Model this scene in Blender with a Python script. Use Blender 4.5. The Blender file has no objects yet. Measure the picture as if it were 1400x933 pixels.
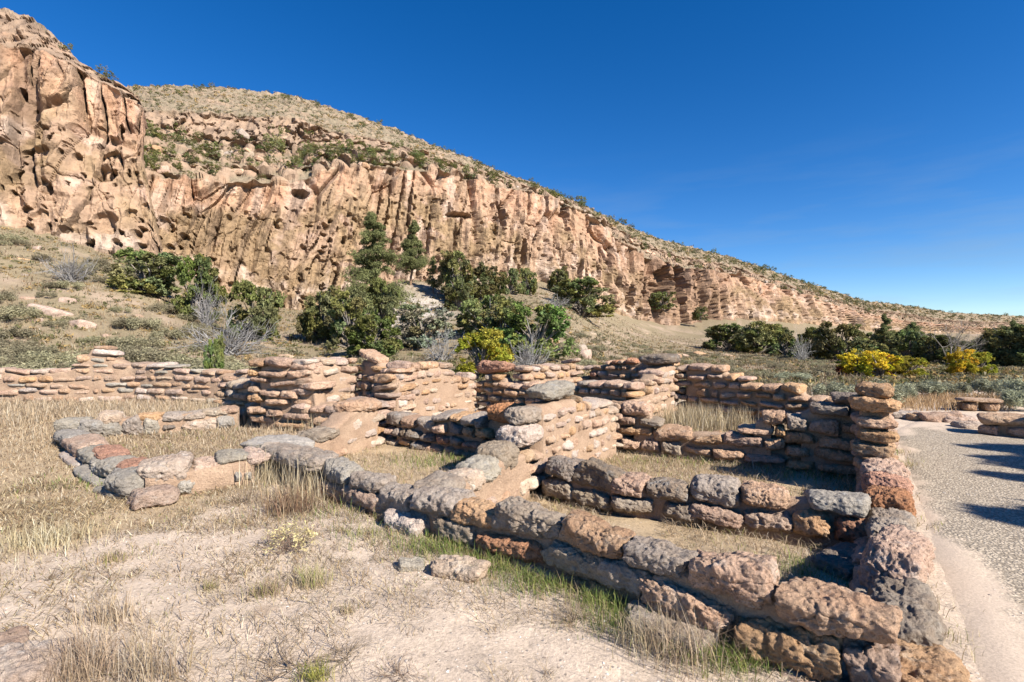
import bpy, math, random
import numpy as np
from mathutils import Vector, Matrix, Euler

C = bpy.context.scene.collection
SC = bpy.context.scene
CAM_H, FPX, CX, CY = 1.7, 700.0, 700.0, 466.5      # 18 mm lens on a 36 mm sensor

# ------------------------------------------------------------------ camera, sky, sun, exposure
cam = bpy.data.objects.new('camera', bpy.data.cameras.new('camera'))
C.objects.link(cam)
cam.data.lens = 18.0
cam.data.sensor_width = 36.0
cam.location = (0, 0, CAM_H)
cam.rotation_euler = (math.radians(90), 0, 0)
cam.data.clip_start = 0.05
cam.data.clip_end = 4000
SC.camera = cam

SUN_EL = math.radians(36.0)
SUN_DIR = np.array([0.755, -0.656])                  # horizontal direction towards the sun
SUN_DIR = SUN_DIR / np.linalg.norm(SUN_DIR)
SV = Vector((SUN_DIR[0]*math.cos(SUN_EL), SUN_DIR[1]*math.cos(SUN_EL), math.sin(SUN_EL)))
ld = bpy.data.lights.new('sun', 'SUN')
ld.energy = 5.0
ld.angle = math.radians(0.53)
ld.color = (1.0, 0.94, 0.85)
sun = bpy.data.objects.new('sun', ld)
C.objects.link(sun)
sun.rotation_euler = SV.to_track_quat('Z', 'Y').to_euler()
sun.location = (20, -20, 40)

W = bpy.data.worlds.new('World')
SC.world = W
W.use_nodes = True
nt = W.node_tree
bgn = nt.nodes['Background']
sky = nt.nodes.new('ShaderNodeTexSky')
sky.sky_type = 'NISHITA'
sky.sun_disc = False
sky.sun_elevation = SUN_EL
sky.sun_rotation = math.atan2(SUN_DIR[0], SUN_DIR[1])
sky.altitude = 1900
sky.air_density = 1.0
sky.dust_density = 0.08
sky.ozone_density = 3.0
# deep polarised blue of the photograph; thin wisps of high cloud
hsv = nt.nodes.new('ShaderNodeHueSaturation')
hsv.inputs['Saturation'].default_value = 1.36
hsv.inputs['Hue'].default_value = 0.508
hsv.inputs['Value'].default_value = 1.5
nt.links.new(sky.outputs[0], hsv.inputs['Color'])
wtc = nt.nodes.new('ShaderNodeTexCoord')
wmp = nt.nodes.new('ShaderNodeMapping')
wmp.inputs['Scale'].default_value = (2.2, 2.2, 15.0)
wmp.inputs['Rotation'].default_value = (0.0, -0.12, 0.0)
wno = nt.nodes.new('ShaderNodeTexNoise')
wno.inputs['Scale'].default_value = 1.6
wno.inputs['Detail'].default_value = 6
wno.inputs['Roughness'].default_value = 0.55
wrp = nt.nodes.new('ShaderNodeValToRGB')
wrp.color_ramp.elements[0].position = 0.50
wrp.color_ramp.elements[0].color = (0, 0, 0, 1)
wrp.color_ramp.elements[1].position = 0.8
wrp.color_ramp.elements[1].color = (0.4, 0.4, 0.4, 1)
nt.links.new(wtc.outputs['Generated'], wmp.inputs['Vector'])
nt.links.new(wmp.outputs[0], wno.inputs['Vector'])
nt.links.new(wno.outputs['Fac'], wrp.inputs['Fac'])
wmx = nt.nodes.new('ShaderNodeMix')
wmx.data_type = 'RGBA'
wsx = nt.nodes.new('ShaderNodeSeparateXYZ')
nt.links.new(wtc.outputs['Generated'], wsx.inputs[0])
wmr = nt.nodes.new('ShaderNodeMapRange')              # the wisps hang low in the eastern sky
wmr.inputs[1].default_value = 0.34; wmr.inputs[2].default_value = 0.12; wmr.inputs[3].default_value = 0.0; wmr.inputs[4].default_value = 1.0
nt.links.new(wsx.outputs[2], wmr.inputs[0])
wm2 = nt.nodes.new('ShaderNodeMath'); wm2.operation = 'MULTIPLY'
nt.links.new(wrp.outputs['Color'], wm2.inputs[0]); nt.links.new(wmr.outputs[0], wm2.inputs[1])
nt.links.new(wm2.outputs[0], wmx.inputs[0])
nt.links.new(hsv.outputs['Color'], wmx.inputs[6])
wmx.inputs[7].default_value = (3.2, 4.2, 5.2, 1)
nt.links.new(wmx.outputs[2], bgn.inputs['Color'])
bgn.inputs['Strength'].default_value = 0.055
SC.view_settings.view_transform = 'Standard'
SC.view_settings.look = 'None'
SC.view_settings.exposure = 1.0
SC.view_settings.gamma = 1.0
SC.view_settings.use_curve_mapping = False
SC.cycles.max_bounces = 3
SC.cycles.diffuse_bounces = 1
SC.cycles.transparent_max_bounces = 4

# ------------------------------------------------------------------ numpy noise
def _h(ix, iy, iz, seed):
    h = (ix.astype(np.int64)*374761393 + iy.astype(np.int64)*668265263 + iz.astype(np.int64)*2147483647*3 + seed*974634777) & 0xffffffff
    h = ((h ^ (h >> 13)) * 1274126177) & 0xffffffff
    h = ((h ^ (h >> 16)) * 2246822519) & 0xffffffff
    return (h ^ (h >> 15)) & 0xffffffff

def perlin(x, y, z, seed=0):
    x, y, z = np.broadcast_arrays(np.asarray(x, float), np.asarray(y, float), np.asarray(z, float))
    ix, iy, iz = np.floor(x), np.floor(y), np.floor(z)
    fx, fy, fz = x-ix, y-iy, z-iz
    u, v, w = [f*f*f*(f*(f*6-15)+10) for f in (fx, fy, fz)]
    out = 0
    for a in (0, 1):
        wa = u if a else 1-u
        for b in (0, 1):
            wb = v if b else 1-v
            for c in (0, 1):
                wc = w if c else 1-w
                h = _h(ix+a, iy+b, iz+c, seed)
                gx = (h & 1023)/511.5-1; gy = ((h >> 10) & 1023)/511.5-1; gz = ((h >> 20) & 1023)/511.5-1
                out = out + wa*wb*wc*(gx*(fx-a)+gy*(fy-b)+gz*(fz-c))
    return out*1.2

def fbm(x, y, z, oct=4, seed=0, gain=0.5, ridged=False):
    s, a, f, n = 0, 1.0, 1.0, 0
    for i in range(oct):
        p = perlin(x*f, y*f, z*f, seed+i*17)
        if ridged: p = 1-2*np.abs(p)*1.6
        s = s + a*p; n += a; a *= gain; f *= 2.03
    return s/n

def worley(x, y, z, seed=0):
    x, y, z = np.broadcast_arrays(np.asarray(x, float), np.asarray(y, float), np.asarray(z, float))
    ix, iy, iz = np.floor(x), np.floor(y), np.floor(z)
    f1 = np.full(x.shape, 9.0); f2 = np.full(x.shape, 9.0); idr = np.zeros(x.shape)
    for a in (-1, 0, 1):
        for b in (-1, 0, 1):
            for c in (-1, 0, 1):
                h = _h(ix+a, iy+b, iz+c, seed)
                px = ix+a+(h & 1023)/1023.; py = iy+b+((h >> 10) & 1023)/1023.; pz = iz+c+((h >> 20) & 1023)/1023.
                d = np.sqrt((px-x)**2+(py-y)**2+(pz-z)**2)
                nr = d < f1
                f2 = np.where(nr, f1, np.minimum(f2, d))
                idr = np.where(nr, ((h*2654435761) & 0xffff)/65535., idr)
                f1 = np.where(nr, d, f1)
    return f1, f2, idr

def sstep(a, b, x):
    t = np.clip((x-a)/(b-a), 0, 1)
    return t*t*(3-2*t)

# ------------------------------------------------------------------ mesh helpers
def make_mesh(name, verts, faces, mat=None, smooth=True, col=None):
    """verts (N,3); faces: list of int arrays of shape (M,k)"""
    me = bpy.data.meshes.new(name)
    v = np.ascontiguousarray(verts, dtype=np.float32)
    me.vertices.add(len(v)); me.vertices.foreach_set('co', v.ravel())
    faces = [np.asarray(f, dtype=np.int32) for f in faces if len(f)]
    loops = np.concatenate([f.ravel() for f in faces])
    tot = np.concatenate([np.full(len(f), f.shape[1], dtype=np.int32) for f in faces])
    st = np.concatenate([[0], np.cumsum(tot)[:-1]]).astype(np.int32)
    me.loops.add(len(loops)); me.loops.foreach_set('vertex_index', loops)
    me.polygons.add(len(tot)); me.polygons.foreach_set('loop_start', st)
    try: me.polygons.foreach_set('loop_total', tot)
    except Exception: pass
    me.update(calc_edges=True)
    me.polygons.foreach_set('use_smooth', np.full(len(tot), smooth, dtype=bool))
    if col is not None:
        at = me.color_attributes.new('Col', 'FLOAT_COLOR', 'POINT')
        c4 = np.ones((len(v), 4), dtype=np.float32); c4[:, :3] = col
        at.data.foreach_set('color', c4.ravel())
    if mat is not None: me.materials.append(mat)
    return me

def link(name, me, parent=None, loc=(0, 0, 0), rot=(0, 0, 0), scale=(1, 1, 1)):
    o = bpy.data.objects.new(name, me)
    C.objects.link(o)
    o.location = loc; o.rotation_euler = rot; o.scale = scale
    if parent is not None: o.parent = parent
    return o

def tag(o, label=None, cat=None, group=None, kind=None):
    if label: o['label'] = label
    if cat: o['category'] = cat
    if group: o['group'] = group
    if kind: o['kind'] = kind
    return o

def thing(name, loc, label, cat, group=None, rz=0.0):
    o = bpy.data.objects.new(name, None)
    C.objects.link(o)
    o.empty_display_size = 0.2
    o.location = loc; o.rotation_euler = (0, 0, rz)
    return tag(o, label, cat, group)

def grid_faces(nr, nc, wrap=False):
    r = np.arange(nr-1)[:, None]; c = np.arange(nc if wrap else nc-1)[None, :]
    c2 = (c+1) % nc
    return np.stack([r*nc+c, r*nc+c2, (r+1)*nc+c2, (r+1)*nc+c], -1).reshape(-1, 4)

class MB:
    def __init__(s): s.v = []; s.f = {}; s.n = 0; s.c = []
    def add(s, v, f, col=None):
        v = np.asarray(v, float); s.v.append(v)
        f = np.asarray(f)+s.n
        s.f.setdefault(f.shape[1], []).append(f)
        s.c.append(np.broadcast_to(np.asarray(col if col is not None else (1, 1, 1), float), (len(v), 3)))
        s.n += len(v)
    def tube(s, pts, rad, k=6, col=None):
        pts = np.asarray(pts, float); n = len(pts)
        rad = np.broadcast_to(np.asarray(rad, float), (n,))
        t = np.gradient(pts, axis=0); t /= np.linalg.norm(t, axis=1)[:, None]+1e-9
        ref = np.where(np.abs(t[:, 2:3]) > .9, np.array([[1., 0, 0]]), np.array([[0, 0, 1.]]))
        a = np.cross(t, ref); a /= np.linalg.norm(a, axis=1)[:, None]+1e-9
        b = np.cross(t, a)
        th = np.arange(k)*2*math.pi/k
        v = pts[:, None]+rad[:, None, None]*(np.cos(th)[None, :, None]*a[:, None]+np.sin(th)[None, :, None]*b[:, None])
        s.add(v.reshape(-1, 3), grid_faces(n, k, True), col)
    def mesh(s, name, mat, smooth=True, col=False):
        v = np.concatenate(s.v); fs = [np.concatenate(x) for x in s.f.values()]
        return make_mesh(name, v, fs, mat, smooth, np.concatenate(s.c) if col else None)

# ------------------------------------------------------------------ materials
def newmat(name):
    m = bpy.data.materials.new(name); m.use_nodes = True
    n = m.node_tree.nodes; l = m.node_tree.links
    b = n['Principled BSDF']
    b.inputs['Specular IOR Level'].default_value = 0.15
    b.inputs['Roughness'].default_value = 0.95
    return m, n, l, b

def N(n, typ, **kw):
    x = n.new(typ)
    for k, v in kw.items():
        if k in x.inputs: x.inputs[k].default_value = v
        else: setattr(x, k, v)
    return x

def mixcol(n, l, fac, a, b, mode='MIX'):
    m = n.new('ShaderNodeMix'); m.data_type = 'RGBA'; m.blend_type = mode
    for sock, v in ((0, fac), (6, a), (7, b)):
        if isinstance(v, bpy.types.NodeSocket): l.new(v, m.inputs[sock])
        elif sock == 0: m.inputs[0].default_value = v
        else: m.inputs[sock].default_value = (*v, 1)
    return m.outputs[2]

def ramp(n, l, src, stops):
    r = n.new('ShaderNodeValToRGB'); e = r.color_ramp.elements
    while len(e) < len(stops): e.new(0.5)
    for x, (p, c) in zip(e, stops):
        x.position = p; x.color = (*((c,)*3 if not isinstance(c, tuple) else c), 1)
    l.new(src, r.inputs['Fac'])
    return r.outputs['Color']

def math_n(n, l, op, a, b):
    m = n.new('ShaderNodeMath'); m.operation = op
    for i, v in ((0, a), (1, b)):
        if isinstance(v, bpy.types.NodeSocket): l.new(v, m.inputs[i])
        else: m.inputs[i].default_value = v
    return m.outputs[0]

def bump(n, l, b, height, strength, dist, prev=None):
    k = n.new('ShaderNodeBump'); k.inputs['Strength'].default_value = strength; k.inputs['Distance'].default_value = dist
    l.new(height, k.inputs['Height'])
    if prev is not None: l.new(prev, k.inputs['Normal'])
    l.new(k.outputs[0], b.inputs['Normal'])
    return k.outputs[0]

def stone_mat(name, base, alt, lichen, lichen_amt=0.35, pit=1.0, pale=None):
    m, n, l, b = newmat(name)
    geo = N(n, 'ShaderNodeNewGeometry'); oi = N(n, 'ShaderNodeObjectInfo')
    P = geo.outputs['Position']
    n1 = N(n, 'ShaderNodeTexNoise', Scale=5.5, Detail=6, Roughness=.62); l.new(P, n1.inputs['Vector'])
    n2 = N(n, 'ShaderNodeTexNoise', Scale=38.0, Detail=5, Roughness=.7); l.new(P, n2.inputs['Vector'])
    n3 = N(n, 'ShaderNodeTexNoise', Scale=9.0, Detail=8, Roughness=.72, Distortion=.6); l.new(P, n3.inputs['Vector'])
    vo = N(n, 'ShaderNodeTexVoronoi', Scale=30.0, Randomness=1.0); l.new(P, vo.inputs['Vector'])
    c = mixcol(n, l, ramp(n, l, n1.outputs['Fac'], [(.36, 0.), (.66, 1.)]), base, alt)
    lf = ramp(n, l, n3.outputs['Fac'], [(.62-lichen_amt*.25, 0.), (.74-lichen_amt*.2, 1.)])
    c = mixcol(n, l, math_n(n, l, 'MULTIPLY', lf, .75), c, lichen)
    if pale is not None:
        n4 = N(n, 'ShaderNodeTexNoise', Scale=6.5, Detail=7, Roughness=.68); 
        mp = N(n, 'ShaderNodeMapping', Location=(7, 3, 5)); l.new(P, mp.inputs['Vector']); l.new(mp.outputs[0], n4.inputs['Vector'])
        c = mixcol(n, l, math_n(n, l, 'MULTIPLY', ramp(n, l, n4.outputs['Fac'], [(.56, 0.), (.66, 1.)]), .6), c, pale)
    c = mixcol(n, l, 1.0, c, ramp(n, l, n2.outputs['Fac'], [(.25, .70), (.5, 1.05), (.8, 1.3)]), 'MULTIPLY')
    hs = N(n, 'ShaderNodeHueSaturation'); l.new(c, hs.inputs['Color'])
    r = oi.outputs['Random']
    l.new(math_n(n, l, 'ADD', math_n(n, l, 'MULTIPLY', r, .36), .84), hs.inputs['Value'])
    r2 = math_n(n, l, 'FRACT', math_n(n, l, 'MULTIPLY', r, 7.31), 0.)
    l.new(math_n(n, l, 'ADD', math_n(n, l, 'MULTIPLY', r2, .012), .494), hs.inputs['Hue'])
    l.new(math_n(n, l, 'ADD', math_n(n, l, 'MULTIPLY', r2, .35), .8), hs.inputs['Saturation'])
    l.new(hs.outputs[0], b.inputs['Base Color'])
    pits = ramp(n, l, vo.outputs['Distance'], [(.1, 0.), (.42, 1.)])
    k = bump(n, l, b, pits, .6*pit, .03)
    k = bump(n, l, b, n2.outputs['Fac'], .9, .035, k)
    bump(n, l, b, n3.outputs['Fac'], .6, .06, k)
    return m

M_PINK = stone_mat('pink_tuff', (.49, .325, .212), (.42, .255, .16), (.2, .15, .115), .22, 1.2, (.52, .42, .33))
M_TAN = stone_mat('tan_tuff', (.46, .33, .235), (.39, .255, .175), (.2, .165, .13), .25, 1.0, (.5, .42, .34))
M_GRAY = stone_mat('gray_rock', (.36, .295, .232), (.31, .235, .172), (.17, .138, .11), .3, .7, (.42, .365, .30))
M_DARK = stone_mat('dark_rock', (.22, .178, .142), (.27, .2, .145), (.09, .082, .075), .4, .8, (.3, .3, .29))
M_RED = stone_mat('red_tuff', (.47, .245, .14), (.40, .19, .105), (.10, .07, .055), .3, 1.4)
M_PALE = stone_mat('pale_tuff', (.52, .42, .335), (.46, .335, .25), (.3, .25, .2), .15, .9, (.6, .54, .47))
M_SMOOTH = stone_mat('smooth_gray_rock', (.36, .318, .262), (.30, .26, .215), (.17, .165, .16), .3, .25, (.36, .35, .33))

def mortar_mat():
    m, n, l, b = newmat('mud_mortar')
    geo = N(n, 'ShaderNodeNewGeometry'); P = geo.outputs['Position']
    n1 = N(n, 'ShaderNodeTexNoise', Scale=3.0, Detail=6, Roughness=.6); l.new(P, n1.inputs['Vector'])
    n2 = N(n, 'ShaderNodeTexNoise', Scale=45.0, Detail=5, Roughness=.7); l.new(P, n2.inputs['Vector'])
    c = mixcol(n, l, ramp(n, l, n1.outputs['Fac'], [(.35, 0.), (.65, 1.)]), (.46, .325, .225), (.37, .25, .17))
    c = mixcol(n, l, 1.0, c, ramp(n, l, n2.outputs['Fac'], [(.25, .68), (.75, 1.2)]), 'MULTIPLY')
    l.new(c, b.inputs['Base Color'])
    k = bump(n, l, b, n2.outputs['Fac'], .9, .03)
    bump(n, l, b, n1.outputs['Fac'], .7, .06, k)
    return m
M_MORTAR = mortar_mat()

def attr_mat(name, scale, lo, hi, bs, bd, rough=.95, scale2=None):
    """vertex colour times fine noise; bump from the noise"""
    m, n, l, b = newmat(name)
    at = N(n, 'ShaderNodeAttribute', attribute_name='Col'); geo = N(n, 'ShaderNodeNewGeometry')
    n1 = N(n, 'ShaderNodeTexNoise', Scale=scale, Detail=8, Roughness=.68); l.new(geo.outputs['Position'], n1.inputs['Vector'])
    c = mixcol(n, l, 1.0, at.outputs['Color'], ramp(n, l, n1.outputs['Fac'], [(.28, lo), (.72, hi)]), 'MULTIPLY')
    h = n1.outputs['Fac']
    if scale2:
        n2 = N(n, 'ShaderNodeTexNoise', Scale=scale2, Detail=4, Roughness=.6); l.new(geo.outputs['Position'], n2.inputs['Vector'])
        c = mixcol(n, l, 1.0, c, ramp(n, l, n2.outputs['Fac'], [(.3, .86), (.7, 1.13)]), 'MULTIPLY')
    l.new(c, b.inputs['Base Color']); b.inputs['Roughness'].default_value = rough
    bump(n, l, b, h, bs, bd)
    return m

M_CLIFF = attr_mat('volcanic_tuff_cliff', .9, .66, 1.28, .8, .55, scale2=.16)

def ground_mat():
    m, n, l, b = newmat('dry_ground')
    at = N(n, 'ShaderNodeAttribute', attribute_name='Col'); geo = N(n, 'ShaderNodeNewGeometry'); P = geo.outputs['Position']
    n1 = N(n, 'ShaderNodeTexNoise', Scale=2.1, Detail=9, Roughness=.7); l.new(P, n1.inputs['Vector'])
    n2 = N(n, 'ShaderNodeTexNoise', Scale=42, Detail=6, Roughness=.75); l.new(P, n2.inputs['Vector'])
    vo = N(n, 'ShaderNodeTexVoronoi', Scale=34, Randomness=1.); l.new(P, vo.inputs['Vector'])
    c = mixcol(n, l, 1.0, at.outputs['Color'], ramp(n, l, n1.outputs['Fac'], [(.3, .8), (.7, 1.18)]), 'MULTIPLY')
    c = mixcol(n, l, 1.0, c, ramp(n, l, n2.outputs['Fac'], [(.3, .62), (.5, 1.), (.72, 1.28)]), 'MULTIPLY')
    # scattered pale and dark pebbles
    sep = N(n, 'ShaderNodeSeparateColor'); l.new(vo.outputs['Color'], sep.inputs[0])
    inside = ramp(n, l, vo.outputs['Distance'], [(.2, 1.), (.3, 0.)])
    pal = math_n(n, l, 'MULTIPLY', inside, ramp(n, l, sep.outputs[0], [(.86, 0.), (.87, 1.)]))
    drk = math_n(n, l, 'MULTIPLY', inside, ramp(n, l, sep.outputs[1], [(.87, 0.), (.88, 1.)]))
    c = mixcol(n, l, math_n(n, l, 'MULTIPLY', pal, .7), c, (.6, .55, .49))
    c = mixcol(n, l, math_n(n, l, 'MULTIPLY', drk, .6), c, (.14, .11, .09))
    l.new(c, b.inputs['Base Color'])
    k = bump(n, l, b, n2.outputs['Fac'], .55, .018)
    k = bump(n, l, b, math_n(n, l, 'ADD', pal, drk), .5, .01, k)
    bump(n, l, b, n1.outputs['Fac'], .5, .06, k)
    return m
M_GROUND = ground_mat()

def path_mat():
    m, n, l, b = newmat('gravel_path')
    at = N(n, 'ShaderNodeAttribute', attribute_name='Col'); geo = N(n, 'ShaderNodeNewGeometry'); P = geo.outputs['Position']
    v1 = N(n, 'ShaderNodeTexVoronoi', Scale=42, Randomness=1.); l.new(P, v1.inputs['Vector'])
    v2 = N(n, 'ShaderNodeTexVoronoi', Scale=75, Randomness=1.); l.new(P, v2.inputs['Vector'])
    n1 = N(n, 'ShaderNodeTexNoise', Scale=1.7, Detail=6, Roughness=.65); l.new(P, n1.inputs['Vector'])
    n2 = N(n, 'ShaderNodeTexNoise', Scale=60, Detail=5, Roughness=.75); l.new(P, n2.inputs['Vector'])
    sep = N(n, 'ShaderNodeSeparateColor'); l.new(v1.outputs['Color'], sep.inputs[0])
    peb = mixcol(n, l, ramp(n, l, sep.outputs[0], [(0., 0.), (1., 1.)]), (.35, .28, .205), (.66, .55, .415))
    sep2 = N(n, 'ShaderNodeSeparateColor'); l.new(v2.outputs['Color'], sep2.inputs[0])
    peb = mixcol(n, l, .35, peb, ramp(n, l, sep2.outputs[1], [(0., (.21, .17, .13)), (1., (.56, .475, .37))]))
    gap = ramp(n, l, v1.outputs['Distance'], [(.3, 1.), (.6, .55)])
    peb = mixcol(n, l, 1.0, peb, gap, 'MULTIPLY')
    dirt = mixcol(n, l, 1.0, (.53, .42, .32), ramp(n, l, n2.outputs['Fac'], [(.3, .75), (.7, 1.2)]), 'MULTIPLY')
    sa = N(n, 'ShaderNodeSeparateColor'); l.new(at.outputs['Color'], sa.inputs[0])
    f = ramp(n, l, math_n(n, l, 'ADD', sa.outputs[0], math_n(n, l, 'MULTIPLY', math_n(n, l, 'SUBTRACT', n1.outputs['Fac'], .5), 1.3)), [(.35, 0.), (.62, 1.)])
    c = mixcol(n, l, f, dirt, peb)
    l.new(c, b.inputs['Base Color'])
    k = bump(n, l, b, math_n(n, l, 'MULTIPLY', gap, f), .8, .012)
    bump(n, l, b, n2.outputs['Fac'], .4, .01, k)
    return m
M_PATH = path_mat()

def leaf_mat(name, base, var=.5, trans=.25):
    m, n, l, b = newmat(name)
    at = N(n, 'ShaderNodeAttribute', attribute_name='Col'); oi = N(n, 'ShaderNodeObjectInfo')
    c = mixcol(n, l, 1.0, base, at.outputs['Color'], 'MULTIPLY')
    hs = N(n, 'ShaderNodeHueSaturation'); l.new(c, hs.inputs['Color'])
    l.new(math_n(n, l, 'ADD', math_n(n, l, 'MULTIPLY', oi.outputs['Random'], var), 1-var/2), hs.inputs['Value'])
    l.new(math_n(n, l, 'ADD', math_n(n, l, 'MULTIPLY', oi.outputs['Random'], .03), .485), hs.inputs['Hue'])
    d = N(n, 'ShaderNodeBsdfDiffuse'); t = N(n, 'ShaderNodeBsdfTranslucent'); mx = N(n, 'ShaderNodeMixShader')
    mx.inputs[0].default_value = trans
    l.new(hs.outputs[0], d.inputs[0]); l.new(hs.outputs[0], t.inputs[0])
    l.new(d.outputs[0], mx.inputs[1]); l.new(t.outputs[0], mx.inputs[2])
    n.remove(b)
    l.new(mx.outputs[0], n['Material Output'].inputs[0])
    return m
M_JUN = leaf_mat('juniper_foliage', (.165, .185, .07))
M_JUNB = leaf_mat('bright_juniper_foliage', (.15, .19, .06))
M_PINE = leaf_mat('pine_needles', (.185, .20, .085), .3)
M_JUNG = leaf_mat('gray_juniper_foliage', (.19, .20, .125))
M_YEL = leaf_mat('yellow_autumn_leaves', (.56, .47, .05), .3, .4)
M_YG = leaf_mat('yellow_green_leaves', (.36, .35, .05), .3, .4)
M_SAGE = leaf_mat('sage_foliage', (.285, .255, .16), .45)
M_SAGEG = leaf_mat('gray_green_foliage', (.36, .365, .245), .35)
M_GRASS = leaf_mat('dry_grass_blades', (1, 1, 1), .15, .3)
M_TWIG = leaf_mat('gray_dead_twigs', (.30, .285, .27), .25, .05)
M_BARK = attr_mat('bark', 9, .6, 1.3, .6, .03)
# ------------------------------------------------------------------ places
def at(px, py, Y):
    return np.array([(px-CX)/FPX*Y, Y, CAM_H-(py-CY)/FPX*Y])
def on_plane(px, py, z=0.0):
    Y = (CAM_H-z)*FPX/(py-CY)
    return ((px-CX)/FPX*Y, Y)

# control profile of the canyon wall: (px, py, depth) of foot, lip, bench, band, ridge
BACK = [
 [(40, 345, 58), (40, 236, 62), (40, 180, 78), (40, 146, 82), (40, 125, 118)],
 [(170, 348, 60), (170, 240, 64), (170, 184, 80), (170, 149, 84), (170, 122, 120)],
 [(230, 366, 62), (230, 246, 66), (230, 190, 82), (230, 152, 86), (230, 118, 121)],
 [(300, 398, 66), (300, 250, 70), (300, 194, 86), (300, 156, 90), (300, 120, 122)],
 [(400, 424, 70), (400, 252, 75), (400, 198, 88), (400, 162, 92), (400, 133, 122)],
 [(450, 424, 73), (450, 234, 77), (450, 203, 89), (450, 180, 93), (450, 147, 122)],
 [(520, 405, 78), (520, 230, 82), (520, 208, 92), (520, 192, 96), (520, 170, 122)],
 [(600, 392, 84), (600, 236, 88), (600, 224, 95), (600, 213, 99), (600, 204, 123)],
 [(680, 385, 92), (680, 258, 96), (680, 248, 102), (680, 240, 106), (680, 235, 126)],
 [(740, 380, 100), (740, 268, 104), (740, 264, 108), (740, 261, 112), (740, 258, 130)],
 [(800, 402, 108), (800, 291, 112), (800, 289, 118), (800, 287, 124), (800, 285, 142)],
 [(840, 425, 113), (840, 325, 118), (840, 318, 125), (840, 312, 131), (840, 303, 152)],
 [(880, 442, 120), (880, 352, 125), (880, 342, 134), (880, 333, 140), (880, 320, 165)],
 [(925, 446, 134), (925, 366, 140), (925, 358, 148), (925, 350, 155), (925, 334, 182)],
 [(1000, 432, 150), (1000, 375, 156), (1000, 370, 164), (1000, 364, 172), (1000, 353, 195)],
 [(1080, 437, 170), (1080, 400, 176), (1080, 396, 186), (1080, 391, 194), (1080, 380, 215)],
 [(1180, 447, 200), (1180, 430, 206), (1180, 427, 218), (1180, 422, 228), (1180, 412, 250)],
 [(1230, 453, 240), (1230, 438, 247), (1230, 434, 258), (1230, 428, 268), (1230, 417, 290)],
 [(1300, 455, 290), (1300, 446, 298), (1300, 443, 310), (1300, 438, 322), (1300, 428, 350)],
 [(1400, 457, 350), (1400, 450, 358), (1400, 447, 372), (1400, 442, 386), (1400, 433, 420)],
 [(1560, 459, 420), (1560, 453, 428), (1560, 450, 444), (1560, 446, 460), (1560, 438, 500)],
 [(1900, 461, 560), (1900, 457, 570), (1900, 455, 590), (1900, 452, 610), (1900, 446, 660)],
]
# left buttress: (px, py, depth) of foot, mid, lip, ridge
BUTT = [
 [(-420, 270, 36), (-420, 110, 41), (-420, 20, 43), (-420, -60, 52)],
 [(-200, 285, 41), (-200, 135, 46), (-200, 35, 48), (-200, -40, 57)],
 [(-40, 302, 45), (-40, 155, 50.5), (-40, 58, 52.5), (-40, 0, 60)],
 [(0, 306, 46), (0, 160, 51.5), (0, 63, 53.5), (0, 12, 60)],
 [(40, 312, 47), (40, 162, 52), (40, 68, 54), (40, 24, 60)],
 [(70, 320, 47.5), (70, 168, 52), (70, 78, 54), (70, 48, 59)],
 [(110, 335, 48), (110, 186, 52.5), (110, 98, 54.3), (110, 84, 58)],
 [(150, 346, 49), (150, 202, 53), (150, 119, 54.6), (150, 107, 57.5)],
 [(190, 354, 50), (178, 214, 53.3), (182, 138, 54.8), (180, 126, 57)],
 [(214, 358, 51), (193, 219, 53.8), (195, 146, 55.2), (191, 138, 57)],
 [(227, 362, 52.5), (199, 222, 55), (198, 152, 56.3), (195, 148, 57.6)],
 [(228, 362, 56), (197, 222, 59), (195, 156, 60.5), (192, 152, 62)],
 [(215, 360, 64), (190, 222, 66), (186, 158, 68), (184, 154, 70)],
 [(190, 360, 74), (180, 222, 76), (176, 160, 78), (174, 158, 80)],
]
_fp = np.array([r[0][0] for r in BACK]); _fY = np.array([r[0][2] for r in BACK])
_fz = np.array([CAM_H-(r[0][1]-CY)/FPX*r[0][2] for r in BACK])
_bp = np.array([r[0][0] for r in BUTT[:11]]); _bY = np.array([r[0][2] for r in BUTT[:11]])
_bz = np.array([CAM_H-(r[0][1]-CY)/FPX*r[0][2] for r in BUTT[:11]])
_c = np.concatenate([_bp, _fp[3:]]); _cY = np.concatenate([_bY, _fY[3:]]); _cz = np.concatenate([_bz, _fz[3:]])
_fp2 = np.linspace(-420, 1900, 465); _k = np.exp(-.5*(np.arange(-18, 19)/6.)**2); _k /= _k.sum()
def _smooth(v): return np.convolve(np.pad(np.interp(_fp2, _c, v), 18, mode='edge'), _k, mode='valid')
_fY2, _fz2 = _smooth(_cY), _smooth(_cz)

# ruin floor corners (plan): front wall, path wall, back walls
def in_poly(x, y, poly):
    ins = np.zeros(np.shape(x), bool); n = len(poly)
    for i in range(n):
        x1, y1 = poly[i]; x2, y2 = poly[(i+1) % n]
        cnd = ((y1 > y) != (y2 > y)) & (x < (x2-x1)*(y-y1)/(y2-y1+1e-12)+x1)
        ins ^= cnd
    return ins
ROOMS = [([(-2.8, 6.5), (-1.75, 5.5), (-.7, 4.6), (.3, 6.4), (.15, 7.4), (-2.2, 9.0)], -.10),     # left front room
         ([(-.7, 4.6), (1.9, 2.4), (3.3, 4.7), (.35, 6.45)], -.24),                                # narrow front room
         ([(.35, 6.45), (3.3, 4.7), (4.85, 7.3), (1.9, 8.9)], -.24),                               # right middle room
         ([(1.9, 8.9), (4.85, 7.3), (6.0, 8.8), (3.5, 10.9)], .12)]                                # back right room

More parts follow.
